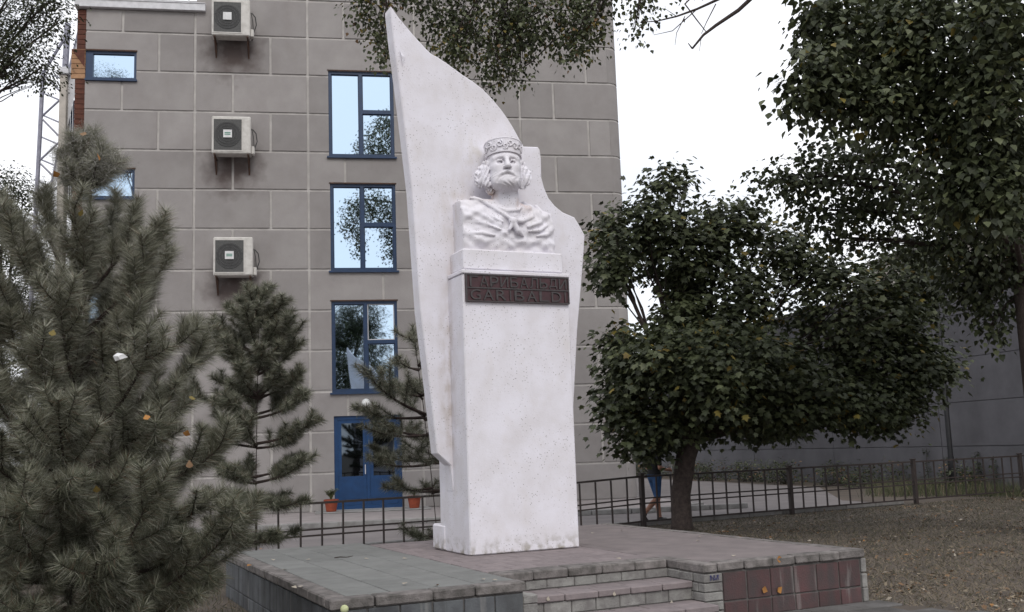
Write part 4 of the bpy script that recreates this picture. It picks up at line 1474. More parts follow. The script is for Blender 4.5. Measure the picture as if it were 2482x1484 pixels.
def leaves(name, parent, tmpl, cl, dirs, per, sig, size, mats, probs, rng, droop=0.7, flat=0.6, spread=0.5, off=(0, 0, 0)):
    n = len(cl) * per
    ci = np.repeat(np.arange(len(cl)), per)
    g = rng.normal(size=(n, 3)) * sig * np.array([1, 1, flat])
    pos = cl[ci] + g
    out = unit(dirs[ci] * 0.5 + unit(g) * 0.6 + rng.normal(size=(n, 3)) * spread)
    tip = out * np.array([1, 1, 0.4]) + np.array([0, 0, -droop]) * rng.uniform(0.3, 1.2, (n, 1))
    nrm = np.array([0, 0, 1.0]) + out * 0.9 + rng.normal(size=(n, 3)) * 0.45
    sz = rng.uniform(size[0], size[1], n)
    V, T = place(tmpl[0], tmpl[1], pos, tip, nrm, sz)
    k = len(tmpl[1])
    tone = rng.choice(len(mats), len(cl), p=probs)
    mi = np.where(rng.random(n) < 0.55, tone[ci], rng.choice(len(mats), n, p=probs))
    me = fast_mesh(name, V - np.array(off), T, mats, np.repeat(mi, k))
    o = link(name, me, parent)
    return o, pos


def limb(mb, p, q, r0, r1, rng, sag=0.0, wob=0.06, n=7):
    p, q = np.array(p, float), np.array(q, float)
    L = np.linalg.norm(q - p)
    pts = []
    for i in range(n):
        t = i / (n - 1)
        c = p + (q - p) * t + np.array([0, 0, sag * L * 4 * t * (1 - t)])
        if 0 < i < n - 1:
            c = c + rng.normal(size=3) * wob * L / n
        pts.append(c)
    mb.tube(pts, [r0 + (r1 - r0) * (i / (n - 1)) ** 0.8 for i in range(n)], 8)
    return pts


# ---- maple in front of the fence
rg = np.random.default_rng(11)
tb = np.array([3.1, 20.05, 0])
maple = thing('maple_tree', 'dark green maple tree with round crown beside the grey wall', 'tree', tb)
M_Y = 20.0
LB = [lobe(1622, 445, 19.6, 50, 45, 0.5), lobe(1560, 545, 19.4, 100, 70), lobe(1755, 545, 19.8, 110, 65), lobe(1482, 615, 19.2, 55, 95, 0.7), lobe(1650, 620, 19.6, 110, 70), lobe(1640, 700, 20.4, 40, 50, 0.5),
      lobe(1750, 730, 20.0, 150, 110), lobe(1640, 880, 18.9, 170, 95, 1.2), lobe(1760, 900, 19.0, 200, 120, 1.6), lobe(1515, 960, 19.4, 60, 90, 0.8), lobe(1590, 1040, 19.6, 105, 55, 0.9), lobe(1500, 840, 19.6, 48, 55, 0.5), lobe(1540, 1080, 19.8, 65, 25, 0.5),
      lobe(1900, 950, 19.6, 190, 105), lobe(2050, 760, 20.0, 150, 120), lobe(2140, 870, 20.2, 140, 110), lobe(2070, 985, 20.0, 150, 55, 1.0), lobe(2170, 1030, 20.2, 75, 22, 0.5),
      lobe(2190, 690, 20.6, 120, 120), lobe(1880, 595, 20.2, 70, 60, 0.7), lobe(1960, 655, 20.2, 60, 45, 0.6), lobe(2250, 880, 20.4, 75, 55, 0.7), lobe(2200, 960, 20.2, 60, 40, 0.5), lobe(1800, 1010, 20.2, 160, 60), lobe(1655, 775, 19.6, 60, 50, 0.6), lobe(1600, 800, 19.8, 35, 35, 0.4)]
cl, dr, lw = clusters(LB, 2100, rg, 0.38)
tmpl = maple_tmpl()
leaves('crown', maple, tmpl, cl, dr, 20, 0.19, (0.06, 0.14), ['leaf_c', 'leaf_a', 'leaf_b', 'leaf_y'], [0.42, 0.42, 0.13, 0.03], rg, droop=0.9, flat=0.7, off=tb)
mb = MB()
fork = at(1662, 1110, 20.02)
mb.tube([(3.1, 20.05, -0.05), (3.09, 20.05, 0.12), tuple(at(1650, 1200, 20.05)), tuple(fork), tuple(at(1680, 1060, 20.0))], [0.25, 0.20, 0.185, 0.19, 0.17], 14)
mb.build('trunk', 'bark', maple, True, off=tb)
mb = MB()
for k, l in enumerate(LB):
    pts = limb(mb, at(1672, 1075, 20.0), l[0], 0.06 if k % 3 else 0.08, 0.015, rg, sag=0.05)
    for j in np.where(lw == k)[0][:9]:
        limb(mb, pts[rg.integers(3, 6)], cl[j], 0.022, 0.005, rg, n=5)
mb.build('limbs', 'bark', maple, True, off=tb)

# ---- poplar at the right, its long limb hanging over the middle
rg = np.random.default_rng(5)
pb_ = np.array([at(2487, 620, 17.0)[0], 17.0, 0])
pop = thing('poplar_tree', 'large leafy poplar hanging in from the upper right edge', 'tree', pb_)
tr = MB()
tr.tube([(pb_[0] + 0.05, 17, -0.05), (pb_[0] + 0.03, 17, 0.5), (pb_[0], 17, 4), (pb_[0] - 0.1, 17.1, 8), (pb_[0] - 0.3, 17.3, 12), (pb_[0] - 0.4, 17.5, 15)], [0.36, 0.29, 0.25, 0.21, 0.16, 0.08], 14)
tr.build('trunk', 'bark', pop, True, off=pb_)
NEAR = [lobe(2010, 60, 14.5, 95, 80), lobe(2120, 120, 14.5, 150, 130), lobe(2300, 90, 14.0, 180, 170), lobe(2410, 280, 13.5, 120, 190), lobe(2240, 290, 14.5, 140, 130), lobe(1985, 165, 14.0, 70, 60, 0.4), lobe(2440, 60, 13.0, 100, 120),
        lobe(1945, 235, 14.0, 50, 28, 0.3), lobe(2030, 245, 14.2, 75, 45, 0.4), lobe(2130, 250, 14.0, 60, 70, 0.4), lobe(2330, 450, 14.0, 130, 100), lobe(2420, 480, 13.5, 80, 110)]
FAR = [lobe(1860, 440, 16.5, 50, 20, 0.3), lobe(1930, 430, 16.5, 75, 45, 0.5), lobe(2030, 390, 16.5, 100, 70), lobe(2130, 440, 16.8, 110, 90), lobe(2010, 510, 16.8, 80, 45, 0.5), lobe(2220, 530, 17, 150, 100), lobe(2350, 580, 17, 120, 110), lobe(2440, 560, 16.5, 60, 130),
       lobe(2385, 700, 17.5, 60, 80, 0.5), lobe(2400, 790, 17.5, 35, 45, 0.3), lobe(2330, 690, 18, 90, 70), lobe(2420, 640, 17.5, 60, 60), lobe(2040, 575, 17, 30, 30, 0.3)]
OVER = [lobe(890, 25, 20.5, 48, 38, 0.4), lobe(925, 95, 20.5, 25, 60, 0.3), lobe(1080, 40, 20.5, 95, 48, 0.6), lobe(1100, 110, 20.2, 60, 40, 0.5), lobe(1215, 70, 20.0, 90, 75, 0.8), lobe(1330, 50, 19.6, 110, 65, 0.8), lobe(1430, 50, 19.4, 55, 70, 0.5),
        lobe(1195, 160, 20.2, 45, 45, 0.4), lobe(1262, 160, 20.0, 30, 55, 0.3), lobe(1390, 105, 19.5, 45, 35, 0.4), lobe(1560, 15, 19.0, 35, 28, 0.3), lobe(1540, 62, 19.0, 16, 14, 0.2), lobe(1000, -60, 20.5, 150, 60), lobe(1250, -80, 20, 200, 80),
        lobe(1480, -70, 19.5, 120, 60), lobe(1620, -60, 19.0, 80, 40),
        (np.array([-1.7, 20.2, 13.6]), np.array([1.0, 0.8, 1.3])), (np.array([-0.9, 20.0, 15.0]), np.array([1.1, 0.9, 1.0])), (np.array([1.5, 19.5, 14.0]), np.array([1.6, 1.2, 1.4])), (np.array([4.3, 18.5, 13.8]), np.array([1.8, 1.5, 1.6]))]
tmp = poplar_tmpl()
FAR += [(np.array([6.5, 17.5, 12.5]), np.array([2.2, 2.0, 1.8])), (np.array([9.5, 18.0, 13.0]), np.array([2.2, 2.2, 2.2])), (np.array([8.0, 19.5, 10.8]), np.array([1.8, 1.6, 1.6]))]  # unseen upper crown lobes, added to shade the right side of the facade
cN, dN, wN = clusters(NEAR, 1050, rg, 0.3)
cFa, dFa, wFa = clusters(FAR, 2300, rg, 0.35)
cO, dO, wO = clusters(OVER, 1900, rg, 0.3)
cr, posN = leaves('crown', pop, tmp, cN, dN, 15, 0.17, (0.06, 0.135), ['leaf_c', 'leaf_a', 'leaf_b', 'leaf_y'], [0.36, 0.40, 0.22, 0.02], rg, droop=1.2, flat=1.0, off=pb_)
leaves('crown', pop, tmp, cFa, dFa, 15, 0.17, (0.07, 0.115), ['leaf_c', 'leaf_a', 'leaf_b', 'leaf_y'], [0.46, 0.40, 0.13, 0.01], rg, droop=1.2, flat=1.0, off=pb_)
leaves('crown', pop, tmp, cO, dO, 15, 0.16, (0.06, 0.10), ['leaf_c', 'leaf_a', 'leaf_b', 'leaf_y', 'leaf_dry'], [0.22, 0.40, 0.31, 0.05, 0.02], rg, droop=1.4, flat=1.3, off=pb_)
lb_ = MB()
hub = np.array([pb_[0] - 0.1, 17.1, 8.0])
for k, l in enumerate(NEAR + FAR):
    st0 = np.array([pb_[0] - 0.02, 17.0, float(np.clip(l[0][2] - 0.8, 4.0, 9.5))])
    pts = limb(lb_, st0, l[0], 0.06, 0.015, rg, sag=0.06)
    cc = (cN[wN == k] if k < len(NEAR) else cFa[wFa == k - len(NEAR)])
    for j in range(min(9, len(cc))):
        limb(lb_, pts[rg.integers(3, 6)], cc[j], 0.014, 0.004, rg, n=5)
# the long limb, out of frame above, then the bare and leafy branches that come down into view
L0 = [hub + np.array([0, 0, 3.0]), at(2300, -420, 17.6), at(1950, -330, 18.4), at(1600, -230, 19.0), at(1250, -160, 19.8), at(950, -110, 20.4)]
lb_.tube(L0, [0.15, 0.13, 0.11, 0.09, 0.06, 0.03], 10)
for k, l in enumerate(OVER):
    src = min(L0, key=lambda q: np.linalg.norm(q - l[0] - np.array([0.9, 0, 0])))
    pts = limb(lb_, src, l[0], 0.035, 0.010, rg, sag=0.05)
    for j in np.where(wO == k)[0][:10]:
        limb(lb_, pts[rg.integers(3, 6)], cO[j], 0.010, 0.003, rg, n=5)
bare = [([(1950, -110), (1860, -40), (1790, 25), (1735, 62), (1705, 85), (1678, 118)], 0.052, 0.020), ([(1678, 118), (1668, 105)], 0.016, 0.008),
        ([(1860, -40), (1760, -10), (1690, 22), (1640, 40), (1590, 52), (1550, 54)], 0.034, 0.006), ([(1700, -30), (1660, 10), (1690, 50), (1712, 78)], 0.02, 0.008), ([(1690, 22), (1630, 75), (1585, 85)], 0.012, 0.004),
        ([(1660, 40), (1640, 80), (1636, 110)], 0.010, 0.004), ([(1735, 10), (1712, 55), (1700, 82)], 0.013, 0.006), ([(1640, 40), (1610, 20)], 0.008, 0.004), ([(1700, 90), (1695, 125)], 0.008, 0.003),
        ([(1420, 60), (1340, 100), (1290, 150), (1200, 205), (1135, 222)], 0.020, 0.006), ([(1480, -20), (1440, 10), (1420, 60)], 0.03, 0.02), ([(1200, 120), (1208, 150), (1240, 180), (1258, 215)], 0.010, 0.004), ([(1135, 222), (1110, 222)], 0.008, 0.003),
        ([(1330, 20), (1250, 55), (1190, 85), (1150, 110)], 0.014, 0.005)]
for pts, r0, r1 in bare:
    Yv = 18.6 if pts[0][0] > 1550 else 19.8
    lb_.tube([at(x, y, Yv) for x, y in pts], list(np.linspace(r0, r1, len(pts))), 6)
lb_.build('limbs', 'bark', pop, True, off=pb_)
# the largest single leaves nearest the viewer
order = np.argsort(posN[:, 1])[:170]
lm_ = [fast_mesh('leaf', tmp[0] * sz, tmp[1], [mm]) for sz, mm in ((0.115, 'leaf_a'), (0.135, 'leaf_b'), (0.10, 'leaf_c'), (0.125, 'leaf_b'))]
for i, j in enumerate(order):
    p = posN[j] + rg.normal(size=3) * 0.05 + np.array([0, -0.08, 0]) - pb_
    link('leaf', lm_[i % 4], pop, p, (rg.uniform(2.2, 3.6), rg.uniform(-0.6, 0.6), rg.uniform(-2, 2)))

# ---- trees at the left edge
rg = np.random.default_rng(23)
ab = np.array([at(-190, 700, 17.0)[0], 17.0, 0])
aca = thing('acacia_tree', 'small leaved tree hanging in at the top left corner', 'tree', ab)
LA = [lobe(40, 50, 16, 110, 60), lobe(60, 120, 15.6, 75, 45, 0.5), lobe(10, 150, 15.8, 50, 40, 0.5), lobe(140, 55, 15.5, 35, 40, 0.3), lobe(100, 165, 15.6, 22, 40, 0.25), lobe(-120, 60, 16.5, 150, 150), lobe(-150, -150, 17, 220, 160), lobe(60, -90, 16, 140, 80), lobe(120, 5, 15.6, 50, 25, 0.3), lobe(-200, 230, 17, 140, 120), (np.array([-12.4, 17.0, 16.5]), np.array([1.6, 1.2, 1.5])), (np.array([-11.6, 17.0, 14.2]), np.array([1.2, 1.2, 1.0]))]
cl, dr, lw = clusters(LA, 1150, rg, 0.25)
leaves('crown', aca, ovate_tmpl(), cl, dr, 55, 0.15, (0.04, 0.07), ['leaf_c', 'leaf_a', 'leaf_b'], [0.5, 0.4, 0.1], rg, droop=0.6, flat=0.8, off=ab)
mb = MB()
mb.tube([(ab[0], 17, -0.05), (ab[0], 17, 0.4), (ab[0] + 0.1, 17, 4), (ab[0] + 0.1, 17, 7.5), (ab[0] + 0.4, 16.8, 10)], [0.3, 0.23, 0.2, 0.15, 0.07], 12)
mb.build('trunk', 'bark', aca, True, off=ab)
mb = MB()
for k, l in enumerate(LA):
    pts = limb(mb, (ab[0] + 0.1, 17, 7.0), l[0], 0.05, 0.010, rg, sag=0.04)
    for j in np.where(lw == k)[0][:8]:
        limb(mb, pts[rg.integers(3, 6)], cl[j], 0.011, 0.003, rg, n=5)
mb.build('limbs', 'bark', aca, True, off=ab)
eb = np.array([at(-40, 1000, 36)[0], 36, 0])
elm = thing('elm_tree', 'dark distant tree crown at the left edge behind the large pine', 'tree', eb)
LE = [lobe(15, 450, 36, 55, 45, 1.0), lobe(55, 480, 36, 45, 35, 0.8), lobe(-60, 520, 36, 110, 120), lobe(10, 580, 36, 110, 80), lobe(60, 690, 36, 110, 120), lobe(-60, 740, 36, 130, 130), lobe(100, 860, 36, 120, 100)]
cl, dr, lw = clusters(LE, 700, rg, 0.35)
leaves('crown', elm, ovate_tmpl(), cl, dr, 30, 0.24, (0.09, 0.15), ['leaf_c', 'leaf_a', 'leaf_b'], [0.5, 0.4, 0.1], rg, droop=0.6, off=eb)
mb = MB()
mb.tube([(eb[0], 36, -0.05), (eb[0], 36, 0.5), (eb[0] + 0.2, 36, 6), (eb[0] + 0.4, 36, 9)], [0.4, 0.3, 0.2, 0.08], 10)
mb.build('trunk', 'bark', elm, True, off=eb)
mb = MB()
for k, l in enumerate(LE):
    limb(mb, (eb[0] + 0.2, 36, 5.0), l[0], 0.10, 0.02, rg)
mb.build('limbs', 'bark', elm, True, off=eb)


# ---- tree across the way, seen mirrored in the lowest window
rb = np.array([3.2, -9.0, 0])
lin_ = thing('linden_tree', 'dark leafy tree visible only as a reflection in the lowest office window', 'tree', rb)
LL = [(rb + np.array(c), np.array(r)) for c, r in (((0, 0, 8.5), (2.2, 2.2, 2.6)), ((1.6, 0.5, 6.6), (1.6, 1.6, 1.5)), ((-1.6, -0.4, 6.8), (1.7, 1.6, 1.6)), ((0.4, 0.3, 11.2), (1.6, 1.5, 1.6)), ((-0.9, 0.6, 9.9), (1.4, 1.4, 1.4)))]
cl, dr, lw = clusters(LL, 1300, rg, 0.4)
leaves('crown', lin_, ovate_tmpl(), cl, dr, 26, 0.28, (0.12, 0.2), ['leaf_c', 'leaf_a', 'leaf_b'], [0.5, 0.4, 0.1], rg, droop=0.7, off=rb)
mb = MB()
mb.tube([(rb[0], rb[1], -0.05), (rb[0], rb[1], 0.5), (rb[0], rb[1], 5), (rb[0] + 0.2, rb[1], 10)], [0.35, 0.27, 0.22, 0.06], 12)
mb.build('trunk', 'bark', lin_, True, off=rb)
mb = MB()
for k, l in enumerate(LL):
    limb(mb, (rb[0], rb[1], 4.5), l[0], 0.10, 0.02, rg)
mb.build('limbs', 'bark', lin_, True, off=rb)


# ---- pines
class Needles:
    def __init__(s, rng):
        s.rng, s.P, s.D, s.L, s.W, s.M = rng, [], [], [], [], []

    def shoot(s, pts, dens, ln, wid, mats, cone=0.75, start=0.0, brush=1.0):
        """needles round a twig; dens = needles per metre"""
        pts = np.array(pts)
        seg = np.linalg.norm(np.diff(pts, axis=0), axis=1)
        cum = np.concatenate([[0], np.cumsum(seg)])
        tot = cum[-1]
        n = max(6, int(dens * tot * (1 - start)))
        t = (start + (1 - start) * s.rng.random(n) ** 0.85) * tot
        k = np.clip(np.searchsorted(cum, t) - 1, 0, len(seg) - 1)
        f = (t - cum[k]) / (seg[k] + 1e-9)
        p = pts[k] + (pts[k + 1] - pts[k]) * f[:, None]
        ax = unit(pts[k + 1] - pts[k])
        r = unit(s.rng.normal(size=(n, 3)))
        r = unit(r - (r * ax).sum(1, keepdims=True) * ax)
        fwd = np.clip(0.35 + 0.5 * (t / tot) ** 2 + s.rng.normal(size=n) * 0.22, 0.05, 1.6)
        d = unit(ax * fwd[:, None] * cone + r * 0.75 + np.array([0, 0, 0.10]))
        s.P.append(p)
        s.D.append(d)
        s.L.append(ln * s.rng.uniform(0.7, 1.12, n))
        s.W.append(np.full(n, wid))
        s.M.append(s.rng.choice(len(mats), n, p=np.array(mats) / sum(mats)))

    def mesh(s, name, mats, off):
        P, D, L, W, M = (np.concatenate(q) for q in (s.P, s.D, s.L, s.W, s.M))
        a = unit(np.cross(D, s.rng.normal(size=D.shape)))
        V = np.stack([P - a * W[:, None] / 2, P + a * W[:, None] / 2, P + D * L[:, None] + np.array([0, 0, -0.06]) * L[:, None]], 1).reshape(-1, 3)
        T = np.arange(len(P) * 3).reshape(-1, 3)
        return fast_mesh(name, V - off, T, mats, M)


def pine(name, label, base, top, whorls, rng, nl, nw, dens, mixf, lean=(0, 0), bmat='bark_pine', trunk_r=0.08, twig_n=7, upturn=0.5, leader=0.5, start=0.25):
    base = np.array(base, float)
    t = thing(name, label, 'tree', base)
    H = top
    axis = lambda z: base + np.array([lean[0] * (z / H) ** 1.3, lean[1] * (z / H), z])
    tm = MB()
    tm.tube([axis(z) for z in np.linspace(-0.03, H * 0.985, 14)], [trunk_r * (1 - 0.93 * k / 13) for k in range(14)], 10)
    tm.build('trunk', bmat, t, True, off=base)
    nd = Needles(rng)
    br = MB()
    tips = []
    nd.shoot([axis(z) for z in np.linspace(H - leader, H, 5)], dens * 1.4, nl, nw, mixf(H / H), start=0.0)
    tips.append((axis(H), 1.0))
    br.tube([axis(w_[0]) for w_ in whorls], 0.006, 4)
    for wi, (z, n, ln, el) in enumerate(whorls):
        ph = rng.uniform(0, 2 * PI)
        for k in range(n):
            az = ph + 2 * PI * k / n + rng.uniform(-0.25, 0.25)
            L = ln * rng.uniform(0.78, 1.12)
            e0 = el + rng.uniform(-0.15, 0.15)
            pts = [axis(z + rng.uniform(-0.05, 0.05))]
            m = 7
            for i in range(m):
                e = e0 + upturn * (i / (m - 1)) ** 1.5
                pts.append(pts[-1] + L / m * np.array([math.cos(az) * math.cos(e), math.sin(az) * math.cos(e), math.sin(e)]))
            br.tube(pts, list(np.linspace(0.012 + 0.012 * L, 0.005, len(pts))), 5)
            mh = mixf(z / H)
            nd.shoot(pts, dens, nl, nw, mh, start=start)
            tips.append((pts[-1], z / H))
            nt_ = max(2, int(twig_n * L))
            for j in range(nt_):
                f = rng.uniform(0.28, 0.97) * m
                i0 = int(f)
                p0 = pts[i0] + (pts[min(i0 + 1, m)] - pts[i0]) * (f - i0)
                da = rng.choice([-1, 1]) * rng.uniform(0.5, 1.1)
                tl_ = L * rng.uniform(0.18, 0.42) * (1.15 - 0.5 * f / m)
                ee = e0 + rng.uniform(-0.1, 0.75)
                q = [p0]
                for i in range(4):
                    e2 = ee + 0.35 * i / 3
                    q.append(q[-1] + tl_ / 4 * np.array([math.cos(az + da) * math.cos(e2), math.sin(az + da) * math.cos(e2), math.sin(e2)]))
                br.tube(q, [0.007, 0.006, 0.005, 0.004, 0.003], 4)
                nd.shoot(q, dens * 1.15, nl, nw, mh, start=0.12)
                tips.append((q[-1], z / H))
    br.build('branches', bmat, t, False, off=base)
    link('needles', nd.mesh('needles', ['needle_c', 'needle_a', 'needle_b', 'needle_dry'], base), t)
    return t, tips, base


rg = np.random.default_rng(31)
b0 = np.array([at(178, 1100, 8.9)[0], 8.9, 0])
zt = at(240, 318, 8.9)[2]
lean = (at(228, 330, 8.9)[0] - b0[0], 0)
wh = [(0.15, 8, 1.45, 0.05), (0.40, 8, 1.50, 0.08), (0.68, 8, 1.50, 0.14), (0.95, 8, 1.45, 0.20), (1.25, 7, 1.42, 0.26), (1.55, 7, 1.38, 0.34), (1.85, 6, 1.25, 0.42), (2.15, 6, 1.20, 0.50), (2.45, 6, 1.15, 0.58), (2.78, 6, 1.12, 0.66),
      (3.05, 5, 1.08, 0.72), (zt - 0.52, 8, 0.36, 0.45), (zt - 0.45, 7, 0.36, 0.75), (zt - 0.36, 5, 0.30, 1.0)]
big, tips, bb0 = pine('pine_tree', 'large dusty grey-green pine filling the left foreground', b0, zt, wh, rg, 0.15, 0.0036, 1400,
                      lambda h: [0.40 - 0.36 * h, 0.40, 0.12 + 0.52 * h, 0.06 - 0.02 * h], lean=lean, trunk_r=0.085, twig_n=10, leader=1.5, start=0.10, upturn=0.65)
# seed fluff caught in the needles
st_ = Needles(rg)
for p, h in tips:
    if h > 0.35 and rg.random() < 0.85:
        n = int(18 + 150 * max(0, h - 0.60) / 0.40)
        d = unit(rg.normal(size=(n, 3)))
        st_.P.append(p + rg.normal(size=(n, 3)) * 0.05 - np.array([0.0, 0, 0.03]))
        st_.D.append(d)
        st_.L.append(rg.uniform(0.02, 0.10, n))
        st_.W.append(np.full(n, 0.0028))
        st_.M.append(np.zeros(n, int))
fo = link('seed_fluff', st_.mesh('seed_fluff', ['fluff'], bb0), big)

b1 = np.array([at(618, 1300, 14.4)[0], 14.4, 0])
z1_ = at(628, 705, 14.4)[2]
hs = [at(620, y, 14.4)[2] for y in (1310, 1235, 1165, 1080, 1010, 960, 905, 850, 800, 760, 730)]
wl_ = [0.70, 0.75, 0.85, 0.90, 0.95, 0.75, 0.80, 0.85, 0.60, 0.45, 0.25]
pine('pine_tree', 'slender young pine with tiered branches between the large pine and the blue door', b1, z1_, [(h, 5 if i < 5 else 8, w * 0.95, 0.0 + 0.05 * i) for i, (h, w) in enumerate(zip(hs, wl_))], rg, 0.14, 0.0048, 1150,
     lambda h: [0.62 - 0.2 * h, 0.28, 0.06 + 0.2 * h, 0.04], lean=(at(628, 720, 14.4)[0] - b1[0], 0), trunk_r=0.10, twig_n=13, upturn=0.5, start=0.25)
b2 = np.array([at(1062, 1290, 16.2)[0], 16.2, 0])
z2_ = at(1000, 790, 16.2)[2]
hs = [at(1030, y, 16.2)[2] for y in (1300, 1190, 1120, 1060, 1010, 960, 890, 830)]
wl_ = [0.7, 1.0, 1.35, 1.6, 1.7, 0.85, 0.55, 0.35]
pine('pine_tree', 'sparse leaning pine half hidden behind the monument, in front of the blue door', b2, z2_, [(h, 6 if w > 1.3 else 5, w * 0.9, -0.08 + 0.05 * i) for i, (h, w) in enumerate(zip(hs, wl_))], rg, 0.135, 0.0052, 800,
     lambda h: [0.60 - 0.2 * h, 0.28, 0.08 + 0.2 * h, 0.04], lean=(at(1000, 790, 16.2)[0] - b2[0], 0), trunk_r=0.095, twig_n=6, upturn=0.5, start=0.35)

# ---- shrubs along the wall foot, creepers on it
rg = np.random.default_rng(41)
for i in range(9):
    q = WP + WT * (2.0 + i * 3.3) - WN * (0.9 + 0.2 * (i % 2))
    ordn = ('nearest the right picture edge', 'second from the right picture edge', 'third from the right', 'fourth from the right', 'in the middle of the row', 'fourth from the far left end', 'third from the far left end', 'second from the far left end', 'farthest away beside the building')[i]
    sh = thing('shrub', 'low dark shrub along the foot of the grey wall, ' + ordn, 'shrub', q, 0, 'shrubs along the grey wall')
    lob = [(np.array([rg.uniform(-.5, .5), rg.uniform(-1.5, 1.5), rg.uniform(0.25, 0.5)]), np.array([0.6, 0.8, 0.38])) for _ in range(5)]
    cl, dr, lw = clusters(lob, 70, rg, 0.5)
    leaves('foliage', sh, ovate_tmpl(), cl, dr, 16, 0.12, (0.07, 0.13), ['leaf_c', 'leaf_a', 'leaf_b', 'leaf_dry'], [0.4, 0.35, 0.17, 0.08], rg, droop=0.3)
    mb = MB()
    for k in range(14):
        limb(mb, (rg.uniform(-.3, .3), rg.uniform(-1, 1), 0), cl[k], 0.015, 0.004, rg, n=4)
    mb.build('stems', 'twig', sh)
for i, (x, yb, yt) in enumerate(((2258, 1160, 1085), (2312, 1160, 1108), (2382, 1165, 1095), (2420, 1165, 1105))):
    d = ray(x, yb)
    t_ = np.dot(WP - np.array([0, 0, HCAM]), WN) / np.dot(d, WN)
    pb2 = np.array([0, 0, HCAM]) + t_ * d
    d = ray(x - 4, yt)
    t_ = np.dot(WP - np.array([0, 0, HCAM]), WN) / np.dot(d, WN)
    pt2 = np.array([0, 0, HCAM]) + t_ * d
    vt = thing('creeper', ('thin creeper on the grey wall left of the street lamp', 'thin creeper on the grey wall right behind the street lamp', 'thin creeper on the grey wall just right of the street lamp', 'thin creeper on the grey wall farthest right of the street lamp')[i], 'creeper', (pb2[0] - 0.05, pb2[1], 0), 0, 'creepers on the grey wall')
    H = pt2[2]
    mb = MB()
    mb.tube([(-0.03, 0, 0), (-0.04, 0.05, H * .5), (-0.04, -0.03, H)], [0.012, 0.009, 0.004], 5)
    mb.build('stem', 'twig', vt)
    cl = np.stack([rg.uniform(-0.10, -0.03, 22), rg.normal(size=22) * 0.06, rg.uniform(0.1, H, 22)], 1)
    leaves('foliage', vt, ovate_tmpl(), cl, sph(22, rg), 5, 0.05, (0.06, 0.10), ['leaf_a', 'leaf_c'], [0.5, 0.5], rg, droop=0.6)

# ---- litter and dry grass on the ground
rg = np.random.default_rng(57)


def scatter(n, box, near=True):
    out = []
    while len(out) < n:
        m = n * 2
        x = rg.uniform(box[0], box[1], m)
        y = box[2] + (box[3] - box[2]) * rg.random(m) ** (1.6 if near else 1.0)
        P = np.stack([x, y, np.zeros(m)], 1)
        f = (P - FA) @ FNRM
        u = (P - A0) @ PW
        v = (P - A0) @ PD
        ok = (f < 0.05) & ~((u > -0.05) & (u < 5.56) & (v > -0.25) & (v < 5.25)) & ~((v < 0.0) & (u < 5.5 - 0.3 * v))
        out += list(P[ok])
    return np.array(out[:n])


P = scatter(46000, (1.5, 17, 8.5, 27))
_dn = sum(np.sin(P[:, 0] * a_ + b_) * np.sin(P[:, 1] * c_ + d_) for a_, b_, c_, d_ in rg.uniform(0.6, 4.5, (7, 4)))
P = P[(_dn + rg.normal(size=len(P)) * 0.7) > 0.55]
n = len(P)
P[:, 2] = rg.uniform(0.004, 0.03, n)
d = unit(rg.normal(size=(n, 3)) * np.array([1, 1, 0.25]))
V, T = place(*ovate_tmpl(), P, d, np.array([0, 0, 1.0]) + rg.normal(size=(n, 3)) * 0.35, rg.uniform(0.02, 0.07, n) * rg.choice([0.7, 1, 1.35], n, p=[0.5, 0.35, 0.15]))
mi = rg.choice(5, n, p=[0.40, 0.26, 0.07, 0.255, 0.015])
o = link('leaf_litter', fast_mesh('leaf_litter', V, T, ['leaf_dry', 'grass_dry', 'leaf_pale', 'soil', 'leaf_orange'], np.repeat(mi, 2)))
tag(o, 'brown fallen leaves strewn over the lawn right of the platform', 'leaf litter', kind='stuff')
P = scatter(130000, (1.0, 17, 8.5, 27))
n = len(P)
bd = unit(rg.normal(size=(n, 3)) * np.array([1, 1, 0.3]) + np.array([0, 0, 0.7]))
a = unit(np.cross(bd, rg.normal(size=(n, 3))))
w = rg.uniform(0.002, 0.0045, n)[:, None]
L = rg.uniform(0.03, 0.10, n)[:, None]
V = np.stack([P - a * w, P + a * w, P + bd * L], 1).reshape(-1, 3)
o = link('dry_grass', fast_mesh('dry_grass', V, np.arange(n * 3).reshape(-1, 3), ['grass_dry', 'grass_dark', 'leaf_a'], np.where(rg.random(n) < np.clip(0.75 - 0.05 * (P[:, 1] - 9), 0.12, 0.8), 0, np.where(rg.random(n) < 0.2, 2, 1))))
tag(o, 'short dry grass of the lawn between platform and fence', 'grass', kind='stuff')
P = []
while len(P) < 9000:
    c = ground(rg.uniform(2120, 2480), rg.uniform(1166, 1205))
    P.append(c + rg.normal(size=3) * np.array([0.2, 0.2, 0]))
P = np.array(P)
P[:, 2] = 0
n = len(P)
bd = unit(rg.normal(size=(n, 3)) * 0.35 + np.array([0, 0, 1.0]))
a = unit(np.cross(bd, rg.normal(size=(n, 3))))
w = rg.uniform(0.004, 0.008, n)[:, None]
L = rg.uniform(0.15, 0.5, n)[:, None]
V = np.stack([P - a * w, P + a * w, P + bd * L], 1).reshape(-1, 3)
o = link('weeds', fast_mesh('weeds', V, np.arange(n * 3).reshape(-1, 3), ['leaf_a', 'leaf_b', 'grass_dry'], rg.choice(3, n, p=[0.5, 0.3, 0.2])))
tag(o, 'tall green weeds growing behind the right part of the fence', 'weeds', kind='stuff')
P = np.stack([rg.uniform(-6, -1.0, 9000), rg.uniform(5.5, 14, 9000), np.zeros(9000)], 1)
u, v = (P - A0) @ PW, (P - A0) @ PD
P = P[~((u > -0.05) & (u < 5.56) & (v > -0.25) & (v < 5.25))]
n = len(P)
